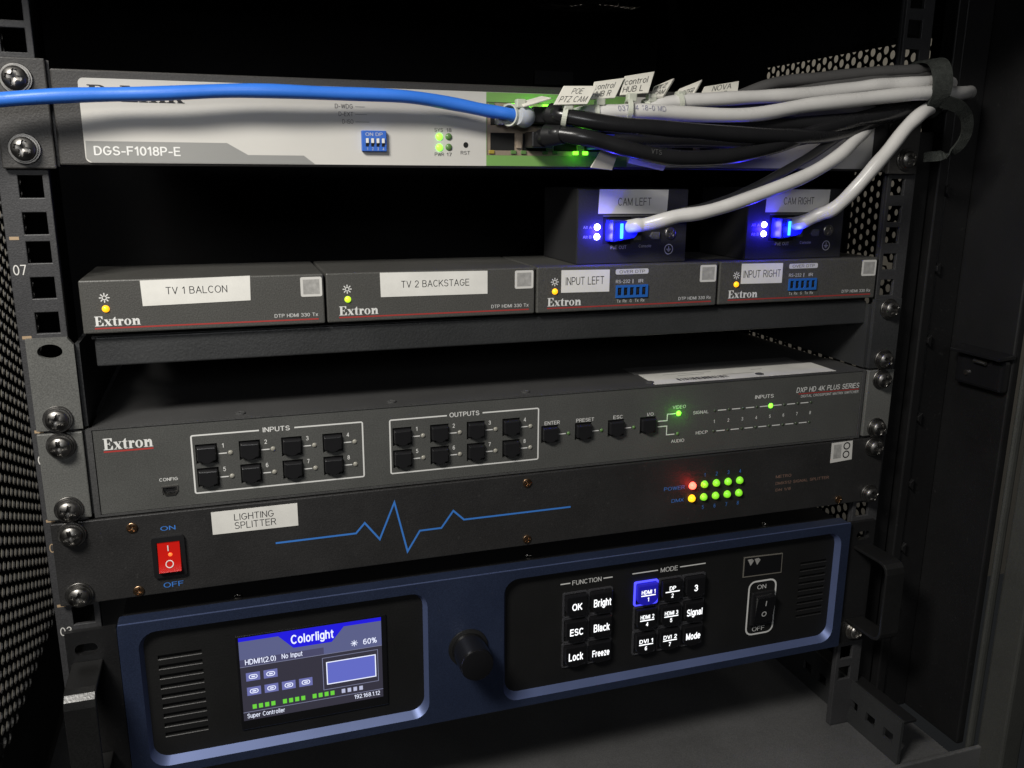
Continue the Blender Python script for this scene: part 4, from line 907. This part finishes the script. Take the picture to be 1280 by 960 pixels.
def icon(u, v):
    srect(u, v, u + .095, v + .10, SC_ICON, 2); a = sp_(u + .018, v + .078); b = sp_(u + .078, v + .024)
    P = rrect(a[0], b[0], a[1], b[1], (b[1] - a[1]) * .49, 4); Q = rrect(a[0] + .45, b[0] - .45, a[1] + .45, b[1] - .45, (b[1] - a[1]) * .3, 4)
    build('screen_shape', MB().filled(P, [Q], SY - .09), SC_WHITE, scn)
    srect(u + .036, v + .044, u + .062, v + .058, SC_WHITE, 3)
for u in (.035, .155): icon(u, .425)
for u in (.035, .155, .275, .395): icon(u, .60)
for g_, u0 in enumerate((.065, .275, .485)):
    for k in range(4): srect(u0 + .043 * k, .815, u0 + .043 * k + .028, .868, SC_GRN, 2)
for k in range(4): srect(.695 + .043 * k, .815, .695 + .043 * k + .026, .865, SC_GREYW, 2)
srect(0, .895, 1, .902, SC_LINE, 2)
stext('Super Controller', .025, .918, .285, .985, SC_WHITE, 3, .006); stext('192.168.1.12', .785, .915, .975, .968, SC_WHITE, 3, .006)
# knob
kb = build('knob', MB().lathe(-37.5, 77.5, [(8.3, -24), (9.0, -23.7), (9.4, -22.9), (9.5, -21.6), (9.6, -7), (9.6, FYF - .02)], 48), M_GLOSS, vc, smooth=True)
build('knob_collar', MB().lathe(-37.5, 77.5, [(9.7, -5.4), (11.4, -5.0), (11.6, FYF - .02)], 40, cap=False), M_INSET, kb, smooth=True)
# keys
def key(cx, cz, lines, lit_=False):
    w_ = 7.2
    rim = build('key_bezel', MB().filled(rrect(cx - 8.0, cx + 8.0, cz - 7.8, cz + 8.2, 1.2), [rrect(cx - w_ + .2, cx + w_ - .2, cz - 6.9, cz + 7.3, 1.0)[::-1]], -1.0)
        .loft([[(a, -1.0, b) for a, b in rrect(cx - 8.0, cx + 8.0, cz - 7.8, cz + 8.2, 1.2)], [(a, -.02, b) for a, b in rrect(cx - 8.0, cx + 8.0, cz - 7.8, cz + 8.2, 1.2)]]), L_KEYEDGE if lit_ else M_KEYRIM, vc)
    pts = [(cx - 6.8, cz + 7.0)] + [(cx - 6.8 + 13.6 * i / 10 if False else cx - 6.8 * math.cos(math.pi * i / 10), cz - 2.6 - 4.2 * math.sin(math.pi * i / 10)) for i in range(11)] + [(cx + 6.8, cz + 7.0)]
    top = [(cx + (a - cx) * .92, cz + (b - cz) * .92 - .2) for a, b in pts]
    mb = MB().loft([[(a, -.1, b) for a, b in pts], [(a, -3.2, b) for a, b in pts], [(a, -4.0, b) for a, b in top]]); mb.poly(top, -4.0)
    kc = build('key', mb, L_BLUEKEY if lit_ else M_GLOSS, vc, bevel=0.25)
    for s, a0, a1, z0, z1 in lines:
        if s == '_': build('key_line', MB().poly([(cx + a0, cz + z0), (cx + a1, cz + z0), (cx + a1, cz + z1), (cx + a0, cz + z1)], -4.05), L_LETTER, kc)
        else: text(kc, s, cx + a0, cx + a1, cz + z0, cz + z1, -4.06, L_LETTER, .022, 'key_text')
kx = [29.2, 45.4]; kz = [92.2, 75.8, 59.2]
one = lambda s, h=5.0, w_=3.5, dz=0: [(s, -w_, w_, -h / 2 + dz, h / 2 + dz)]
for r_, row in enumerate((('OK', 'Bright'), ('ESC', 'Black'), ('Lock', 'Freeze'))):
    for c_, s in enumerate(row):
        key(kx[c_], kz[r_], [(s, -(3.2, 5.6, 4.2, 5.2, 4.6, 5.6)[r_ * 2 + c_], (3.2, 5.6, 4.2, 5.2, 4.6, 5.6)[r_ * 2 + c_], -2.3 - (1.0 if s == 'Bright' else 0), 2.3 + (.6 if s in ('Bright', 'Black', 'Lock') else 0))])
mxs = [75.6, 92.0, 108.2]
two = lambda a, n: [(a, -4.6 if len(a) > 2 else -2.2, 4.6 if len(a) > 2 else 2.2, .9, 3.7), ('_', -4.8, 4.8, -.35, .35), (n, -.9, .9, -4.0, -1.2)]
grid = [[two('HDMI 1', '1'), two('DP', '2'), [('3', -1.3, 1.3, -2.2, 2.2)]], [two('HDMI 2', '4'), two('HDMI 3', '5'), [('Signal', -5.4, 5.4, -3.2, 2.6)]], [two('DVI 1', '6'), two('DVI 2', '7'), [('Mode', -5.0, 5.0, -2.2, 2.6)]]]
for r_ in range(3):
    for c_ in range(3): key(mxs[c_], (92.4, 75.8, 59.4)[r_], grid[r_][c_], r_ == 0 and c_ == 0)
text(vc, 'FUNCTION', 27.3, 46.0, 104.4, 107.4, -.06, M_WHITE, .004); text(vc, 'MODE', 85.2, 96.9, 104.2, 107.3, -.06, M_WHITE, .004)
for a, b in ((19.8, 26.0), (47.2, 53.2), (66.2, 83.4), (98.4, 116.2)): build('rule', MB().poly([(a, 105.7), (b, 105.7), (b, 106.4), (a, 106.4)], -.06), M_WHITE, vc)
# small window above the power switch
wn = build('small_window', MB().filled([(143.6, 92.2), (172.2, 91.6), (172.0, 105.3), (143.5, 106.2)], [[(144.2, 92.9), (144.2, 105.5), (171.5, 104.7), (171.6, 92.3)]], -.4).loft([[(143.6, -.4, 92.2), (172.2, -.4, 91.6), (172.0, -.4, 105.3), (143.5, -.4, 106.2)], [(143.6, -.02, 92.2), (172.2, -.02, 91.6), (172.0, -.02, 105.3), (143.5, -.02, 106.2)]]), mat('dull_window_edge', (0.16, 0.15, 0.13), 0.4), vc)
build('window_pane', MB().poly([(144.2, 92.9), (171.6, 92.3), (171.5, 104.7), (144.2, 105.5)], -.1), M_GLOSS, wn)
for x in (148.6, 153.4): build('window_chip', MB().prism([(x - 2, 103.8), (x, 99.8), (x + 2.2, 103.0), (x + 1, 104.2)], -.5, -.12), M_STICKG, wn)
frame_print(vc, 148.6, 169.6, 50.0, 88.4, None, -.06, 1.1, M_WHITE, 5)
# cut the printed frame on its right side with the words
text(vc, 'ON', 155.2, 161.8, 82.2, 85.2, -.06, M_WHITE); text(vc, 'OFF', 153.8, 163.0, 52.6, 55.6, -.06, M_WHITE)
ps = build('power_switch', MB().box(150.8, 167.6, -2.2, -.02, 57.8, 81.0), M_BTN, vc, bevel=0.8)
prof = [(-2.2, 79.6), (-5.8, 78.4), (-4.4, 69.4), (-3.2, 59.8), (-2.2, 59.2)]
mb = MB().loft([[(152.6, a, b) for a, b in prof], [(166.0, a, b) for a, b in prof]], close=False)
for x in (152.6, 166.0): mb.add([(x, a, b) for a, b in prof], [tuple(range(5))])
pr_ = build('rocker', mb, M_GLOSS, ps)
build('on_mark', MB().add([(158.6, -5.3, 72.6), (159.3, -5.3, 72.6), (159.3, -5.85, 76.4), (158.6, -5.85, 76.4)], [(0, 1, 2, 3)]), M_GREYP, pr_)
cc = [(159 + 1.8 * math.cos(i / 24 * 6.2832), 66.4 + 1.9 * math.sin(i / 24 * 6.2832)) for i in range(24)]; ci = [(159 + 1.2 * math.cos(i / 24 * 6.2832), 66.4 + 1.3 * math.sin(i / 24 * 6.2832)) for i in range(24)]
mb = MB().filled(cc, [ci], 0); mb.v = [(v[0], -4.1 - (v[2] - 66.4) * .125 - .04, v[2]) for v in mb.v]; build('off_mark', mb, M_GREYP, pr_)
# ears and handles
for sgn in (-1, 1):
    x0, x1 = sorted((sgn * 241.5, sgn * 219.6)); cx = sgn * 232.5
    if sgn < 0: x1 = -218.2
    outl = [(x0, 32.8), (x1, 32.8), (x1, 119.8), (x0, 119.8)]; hs_ = []
    for cz in (110.0, 41.5): hs_.append(rrect(cx - 5.2, cx + 5.2, cz - 3.0, cz + 3.0, 2.9, 6))
    mb = MB().filled(outl, [h[::-1] for h in hs_], -1.6).filled(outl, [h[::-1] for h in hs_], 1.4).loft([[(a, -1.6, b) for a, b in outl], [(a, 1.4, b) for a, b in outl]])
    for h in hs_: mb.loft([[(a, -1.6, b) for a, b in h], [(a, 1.4, b) for a, b in h]])
    e_ = build('mounting_ear', mb, M_FRAME, vc)
    xa, xb = sorted((sgn * 239.5, sgn * 225.5))
    pa = [(-1.65, 103.6), (-26, 103.8), (-30, 102.9), (-32.6, 100.6), (-33.6, 97), (-34, 56), (-33, 53), (-31, 50.6), (-27, 49.2), (-1.65, 48.6)]
    pb = [(-1.65, 101.6), (-25.6, 101.8), (-28.8, 101.0), (-30.8, 99.2), (-31.6, 96.4), (-32, 56.8), (-31.2, 54.6), (-29.6, 52.6), (-26.4, 51.4), (-1.65, 50.8)]
    loop = pa + pb[::-1]
    mb = MB(); n = len(loop)
    mb.loft([[(xa, y, z) for y, z in loop], [(xb, y, z) for y, z in loop]])
    m_ = len(pa)
    for x in (xa, xb):
        mb.add([(x, y, z) for y, z in pa] + [(x, y, z) for y, z in pb], [(i, i + 1, m_ + i + 1, m_ + i) for i in range(m_ - 1)])
    build('handle', mb, M_HANDLE, e_, bevel=0.5)
put_screw('r', vc, 232.5, -1.6, 41.5, M_STEEL)
# ================================================================ CABLES
PATHS = {}
def jacket_print(t, s_, start, h, m):
    pp, r = PATHS[t.name]; vs, fs, _ = text_mesh(s_, 0.0, 1.3); cum = [0]
    for i in range(1, len(pp)): cum.append(cum[-1] + (pp[i] - pp[i - 1]).length)
    mb = MB(); mb.f = fs
    for v in vs:
        L = start + v[0] * h; i = 1
        while i < len(pp) - 1 and cum[i] < L: i += 1
        f_ = (L - cum[i - 1]) / max(1e-6, cum[i] - cum[i - 1]); p = pp[i - 1].lerp(pp[i], f_); tg = (pp[i] - pp[i - 1]).normalized()
        d = Vector((-.35, -.9, .25)); d = (d - tg * d.dot(tg)).normalized(); u = d.cross(tg)
        if u.z < 0: u = -u
        a = (v[1] - .5) * h / r + .15
        mb.v.append(tuple(p + (r * 1.05 + .08) * (math.cos(a) * d + math.sin(a) * u)))
    return build('jacket_print', mb, m, t, weld=False)
def cable(name, label, path, r, m, grp=None, plug=None, sub=8):
    t = thing(name, label, 'cable', path[0], grp)
    ph = random.uniform(0, 6)
    pp = spline(path, sub); k = len(pp)
    pp = [p + Vector((0, .22 * math.sin(i * .55 + ph), .26 * math.sin(i * .37 + ph * 2))) * min(1, i / 6, (k - 1 - i) / 6) for i, p in enumerate(pp)]
    PATHS[t.name] = (pp, r)
    build('jacket', MB().tube([tuple(p) for p in pp], lambda q: r * (1 + .025 * math.sin(q * 70 + ph) + .015 * math.sin(q * 31)), 16, 2), m, t, smooth=True)
    return t
def plug(t, x, y0, z, m, w_=11.4, h_=7.6, y1=-13):
    p = build('plug', MB().box(x - w_ / 2, x + w_ / 2, y1, y0, z - h_ / 2, z + h_ / 2), m, t, bevel=0.6); return p
BL = [(-470, -70, 330), (-350, -45, 350), (-253.1, -20.0, 365.9), (-236.7, -16.0, 368.5), (-207.1, -14.0, 370.9), (-175.7, -13.5, 373.1), (-142.7, -13.5, 374.8), (-107.9, -13.0, 375.5), (-71.1, -12.0, 374.8), (-43.8, -11.0, 372.4), (-26.6, -11.4, 369.3), (-17.6, -11.8, 368.5), (-11.8, -11.6, 367.9), (-8.2, -9.6, 367.4), (-7.0, -5.0, 367.4)]
t = cable('ethernet_cable', 'bright blue ethernet cable running across the silver faceplate', BL, 3.05, M_CBLUE)
build('plug_boot', MB().tube([(-13.5, -13.5, 367.6), (-9.6, -11.8, 367.4), (-7.4, -9.0, 367.4)], lambda q: 4.2 + 1.2 * math.sin(q * 3), 16, 5), M_CLEAR, t, smooth=True)
pg = build('plug', MB().box(-21.5, -5.6, -8.6, -1.0, 363.7, 371.7), M_CLEAR, t, bevel=0.7)
for i in range(7): build('plug_contact', MB().box(-20.0 + i * 1.9, -19.2 + i * 1.9, -8.75, -8.62, 365.2, 370.0), M_STEEL, pg)
build('plug_latch', MB().box(-17.4, -10.2, -10, -2, 372.2, 373.4), M_TIE, t, bevel=.4)
def net_cable(label, path, r, m, plugc, boot=None, grp='network cables in the strapped bundle'):
    t = cable('network_cable', label, path, r, m, grp)
    x, y, z = path[0]
    if plugc: plug(t, x, -0.9, z, plugc, 11.2, 7.6, min(y, -8) - 5)
    if boot: build('strain_relief', MB().tube(path[1:3], lambda q: r + 1.5 - 1.0 * q, 14, 6), boot, t, smooth=True)
    return t
gc = net_cable('light grey cable tagged control HUB R, lower light grey cable at the strap', [(17.2, -6.0, 367.6), (23.1, -15.8, 369.8), (43.9, -21.6, 370.8), (68.7, -23.0, 370.1), (111.7, -24.5, 370.8), (148.4, -25.9, 376.5), (189.3, -31.0, 381.8), (215.2, -33.3, 383.7), (240.0, -26.0, 385.3), (266.0, -10.0, 387.5), (274.0, 6.0, 388.4), (275.0, 34.0, 388.4)], 3.75, M_CGREY, M_BPLUG)
net_cable('light grey cable running just above its twin along the top of the bundle', [(51.0, -6.0, 368.0), (56.5, -13.0, 372.9), (73.6, -15.8, 376.9), (100.8, -17.3, 378.5), (136.1, -18.7, 381.6), (171.3, -22.0, 385.1), (192.4, -26.3, 388.2), (213.3, -29.1, 389.3), (236.0, -22.0, 391.0), (252.0, -6.0, 392.0), (257.0, 34.0, 392.0)], 3.6, M_CGREY, M_BPLUG)
net_cable('dark grey cable passing behind the NOVA tag, highest in the bundle', [(68.0, -5.0, 368.0), (85.9, -8.6, 374.3), (108.6, -8.6, 379.8), (135.0, -11.5, 388.5), (163.1, -13.7, 392.1), (198.5, -18.2, 395.7), (219.4, -20.0, 397.5), (238.0, -12.0, 399.0), (246.0, 6.0, 399.6), (248.0, 34.0, 399.6)], 3.1, M_CDARK, M_BPLUG)
net_cable('second dark grey cable tucked under the highest one near the strap', [(85.0, -5.0, 368.0), (103.2, -8.0, 372.1), (135.9, -8.6, 383.6), (160.6, -10.5, 388.0), (186.5, -13.7, 392.2), (216.2, -19.7, 394.4), (240.0, -12.0, 395.4), (254.0, 6.0, 396.0), (256.0, 34.0, 396.0)], 3.1, M_CDARK, M_BPLUG)
net_cable('third dark grey cable, just under the other two near the strap', [(102, -5, 368), (112, -9, 374), (138, -12, 381.5), (168, -15, 388.2), (200, -18, 391.6), (222, -17, 393.2), (240, -8, 393.6), (250, 8, 394), (252, 34, 394)], 2.9, M_CDARK, M_BPLUG)
net_cable('thick black cable held by the POE PTZ CAM tag', [(0.0, -4.0, 368.4), (3.7, -14.4, 368.6), (9.7, -23.8, 367.0), (37.9, -30.2, 363.3), (78.1, -33.1, 361.0), (122.7, -31.7, 360.0), (147.0, -27.4, 360.1), (174.7, -20.9, 364.2), (200.0, -18.3, 371.6), (225.7, -14.0, 379.7), (254.0, 2.0, 385.0), (262.0, 34.0, 386.0)], 4.0, M_CBLACK, M_BTN, M_BTN)
bc = net_cable('thick black cable sagging lowest in front of the faceplate', [(0.0, -4.0, 356.6), (0.8, -15.8, 358.4), (6.6, -23.8, 358.8), (18.8, -28.8, 357.0), (37.8, -31.7, 352.0), (64.4, -33.1, 348.4), (93.2, -33.1, 349.1), (124.1, -30.2, 355.6), (158.7, -24.7, 364.9), (193.0, -22.9, 373.7), (220.1, -20.0, 380.6), (250.0, -2.0, 386.0), (258.0, 34.0, 387.0)], 4.0, M_CBLACK, M_BTN, M_BTN)
net_cable('black cable in the gap between the light grey pair and the thick black cables', [(34.0, -4.0, 367.6), (42.4, -13.0, 365.8), (74.6, -17.3, 365.4), (124.2, -20.2, 365.6), (166.2, -22.9, 368.7), (211.0, -25.0, 375.3), (235.9, -18.0, 380.0), (262.0, 2.0, 383.0), (268.0, 34.0, 383.0)], 3.9, M_CBLACK, M_BPLUG)
net_cable('black cable half hidden behind the two thick black cables', [(34.0, -4.0, 356.2), (39.8, -10.1, 357.6), (73.0, -14.4, 357.7), (122.5, -17.3, 357.2), (164.0, -16.7, 362.8), (205.8, -15.0, 372.1), (240.0, -6.0, 379.0), (264.0, 6.0, 381.0), (270.0, 34.0, 381.0)], 3.9, M_CBLACK, M_BPLUG)
net_cable('light grey cable plugged into the CAM LEFT box', [(51.5, 5.0, 311.4), (55.0, -5.0, 313.0), (60.8, -8.0, 314.2), (73.6, -14.4, 317.9), (89.2, -18.7, 320.8), (116.1, -23.0, 328.8), (145.8, -24.5, 339.3), (168.0, -24.6, 351.3), (183.5, -20.2, 361.7), (198.7, -12.8, 370.4), (221.9, -10.0, 378.0), (250.0, 2.0, 381.0), (260.0, 34.0, 382.0)], 3.7, M_CGREY, None)
net_cable('light grey cable plugged into the CAM RIGHT box', [(156.0, 5.0, 311.6), (160.0, -8.0, 314.5), (167.8, -12.5, 318.6), (173.4, -19.2, 323.4), (182.8, -26.7, 337.3), (194.0, -30.0, 352.8), (205.9, -31.8, 367.2), (217.8, -30.7, 375.9), (244.0, -16.0, 381.0), (266.0, 6.0, 383.0), (272.0, 34.0, 383.0)], 3.8, M_CGREY, None)
net_cable('thin dark cable running beside the CAM LEFT cable', [(83.0, 4.0, 318.6), (98.2, -8.0, 323.7), (121.5, -14.4, 332.9), (150.5, -18.7, 349.1), (176.1, -19.4, 363.4), (206.9, -13.2, 372.9), (238.6, -4.0, 379.0), (262.0, 10.0, 382.0), (266.0, 40.0, 382.0)], 2.5, M_CDARK, None)
jacket_print(gc, '0371-4 18-0 MD', 26, 2.4, mat('faded_blue_jacket_ink', (0.16, 0.16, 0.24), 0.6))
jacket_print(bc, 'VTS', 66, 2.2, mat('faded_white_jacket_ink', (0.07, 0.07, 0.07), 0.6))
# plugs in the two splitter boxes sit in their ports
for x in (27.4, 132.5):
    t = thing('ethernet_plug', 'clear blue plug pushed into the %s box' % ('CAM LEFT' if x < 100 else 'CAM RIGHT'), 'plug', (x + 24, 0, 310))
    build('body', MB().prism([(x + 16.5, 304.5), (x + 29, 306.5), (x + 31.5, 309), (x + 31.5, 315.6), (x + 16.5, 316.2)], -4.5, 6.1), M_BPLUG, t, bevel=0.8)

# printing along two jackets
def tag(label, quad, lines, thick=1.0, loop=None, dark=False):
    tl, tr, br, bl = [Vector(q) for q in quad]; n = (tr - tl).cross(bl - tl).normalized()
    if n.y > 0: n = -n
    t = thing('cable_tag', label, 'cable tag', tuple((bl + br) / 2), 'white tie-on cable tags')
    P = [tl, tr, br, bl]; mb = MB()
    mb.add([tuple(p) for p in P] + [tuple(p - n * thick) for p in P], [(0, 3, 2, 1), (4, 5, 6, 7), (0, 1, 5, 4), (1, 2, 6, 5), (2, 3, 7, 6), (3, 0, 4, 7)])
    build('flag', mb, M_TAG, t, bevel=0.25)
    for s, u0, u1, v0, v1 in lines: text_quad(t, s, quad, u0, u1, v0, v1, M_BLACKP, .08, 0.0)
    if loop:
        c, r, tx = loop
        c = Vector(c); ax = Vector(tx).normalized(); a = ax.cross(Vector((0, 0, 1))).normalized(); b = a.cross(ax)
        ring = []
        for i in range(29):
            q = 2 * math.pi * i / 28; d = a * math.cos(q) + b * math.sin(q)
            p = c + d * r; ring.append([tuple(p - ax * 1.2), tuple(p + ax * 1.2), tuple(p + ax * 1.2 + d * .8), tuple(p - ax * 1.2 + d * .8)])
        build('tie_loop', MB().loft(ring), M_TIE, t, smooth=False)
        hd = (bl + br) / 2 * .35 + (c + Vector((0, -1, r))) * .65
        build('tie_head', MB().box(hd.x - 2.4, hd.x + 2.4, hd.y - 2, hd.y + 2, hd.z - 2, hd.z + 2.2), M_TIE, t, bevel=.6)
    return t
tag('white tag reading POE PTZ CAM tied to the thick black cable', [(6.1, -24.5, 381.3), (23.6, -24.5, 381.9), (17.3, -27.4, 373.0), (-0.1, -27.4, 372.2)], [('POE', .34, .66, .56, .86), ('PTZ CAM', .10, .90, .12, .44)], 1.0, ((7.9, -22.3, 367.3), 4.6, (1, -.45, -.2)))
tag('white tag reading control HUB R, second flag from the left', [(24.4, -18.7, 384.3), (40.7, -18.7, 386.8), (34.5, -21.6, 376.9), (21.3, -21.6, 375.8)], [('control', .04, .76, .52, .82), ('HUB R', .04, .74, .12, .42)], 1.0, ((26.9, -17.3, 370.1), 4.2, (1, -.4, .1)))
tag('tall white tag reading control HUB L, third flag from the left', [(41.4, -17.3, 387.7), (57.8, -17.3, 390.6), (53.3, -20.2, 379.9), (37.7, -20.2, 378.3)], [('control', .06, .84, .50, .80), ('HUB L', .06, .76, .12, .42)], 1.0, ((42.0, -21.6, 371.6), 4.4, (1, -.2, .0)))
tag('narrow white tag turned away behind the control HUB L flag', [(61.1, -10.1, 384.0), (72.8, -10.1, 388.7), (63.1, -17.3, 378.9), (55.9, -17.3, 378.7)], [('PTZ', .1, .8, .52, .82), ('CAM', .2, .9, .12, .42)], 1.4, ((56.5, -13.0, 373.0), 4.1, (1, -.2, .4)))
tag('white tag reading JUPITER turned half away, left of the NOVA tag', [(75.9, -10.1, 383.4), (89.1, -10.1, 388.5), (80.0, -15.8, 377.9), (67.2, -15.8, 376.4)], [('JUPITER', .12, .88, .28, .64)], 1.4, ((73.3, -15.5, 376.5), 4.0, (1, -.1, .2)))
tag('white tag reading NOVA, rightmost of the upper flags', [(91.6, -8.6, 385.2), (112.2, -8.6, 388.7), (109.9, -11.5, 382.3), (86.7, -11.5, 378.4)], [('NOVA', .27, .80, .46, .92), ('STAR', .30, .72, -.06, .34)], 1.2)
tag('white tag seen edge-on beside the blue cable plug', [(-12.1, -12.2, 374.2), (-0.6, -12.2, 377.4), (2.2, -18.0, 376.2), (-12.1, -18.0, 371.9)], [], 0.9, ((-16.2, -10.4, 368.1), 4.6, (1, .6, 0)))
tag('pale tag hanging below the black cables by the green port field', [(26.4, -24.5, 351.2), (36.0, -24.5, 350.6), (34.8, -20.2, 342.0), (23.0, -20.2, 343.1)], [], 0.9)
tag('flat pale tag hanging lowest under the black cables', [(41.9, -25.9, 348.7), (63.1, -25.9, 345.8), (62.8, -21.6, 341.8), (42.8, -21.6, 345.6)], [], 0.9)

# hook-and-loop strap round the bundle, with a loose curled tail
st = thing('cable_strap', 'black fabric hook-and-loop strap binding the cable bundle at the right', 'strap', (222, -26, 384))
c = Vector((221.5, -23, 387.5)); ax = Vector((.97, -.16, .16)).normalized(); a_ = ax.cross(Vector((0, 0, 1))).normalized(); b_ = a_.cross(ax)
ring = []
for i in range(41):
    q = 2 * math.pi * i / 40; d = a_ * (math.cos(q) * 15) + b_ * (math.sin(q) * (14.6 + 1.0 * math.sin(3 * q)))
    n = d.normalized(); p = c + d + ax * (2.2 * math.sin(q * 1.0))
    ring.append([tuple(p - ax * 5.6), tuple(p + ax * 5.6), tuple(p + ax * 5.6 + n * 1.3), tuple(p - ax * 5.6 + n * 1.3)])
build('band', MB().loft(ring), M_VELCRO, st, smooth=False)
tp = spline([(219.5, -40, 379.5), (231, -39, 377), (241, -35, 371.5), (246, -31, 363.5), (245, -27, 356), (239, -23, 351.8), (230, -19, 350.6)], 6)
ring = []
for i, p in enumerate(tp):
    tg = (tp[min(i + 1, len(tp) - 1)] - tp[max(i - 1, 0)]).normalized(); sd = Vector((.80, -.35, .40)); sd = (sd - tg * sd.dot(tg)).normalized(); n = tg.cross(sd)
    wdt = 3.6 * (1 - .25 * i / len(tp))
    ring.append([tuple(p - sd * wdt), tuple(p + sd * wdt), tuple(p + sd * wdt + n * 1.1), tuple(p - sd * wdt + n * 1.1)])
build('loose_tail', MB().loft(ring), M_VELCRO, st)

for o in list(bpy.data.objects):
    if o.type == 'MESH' and o.parent is None and 'kind' not in o and 'label' not in o: print('UNPARENTED', o.name)
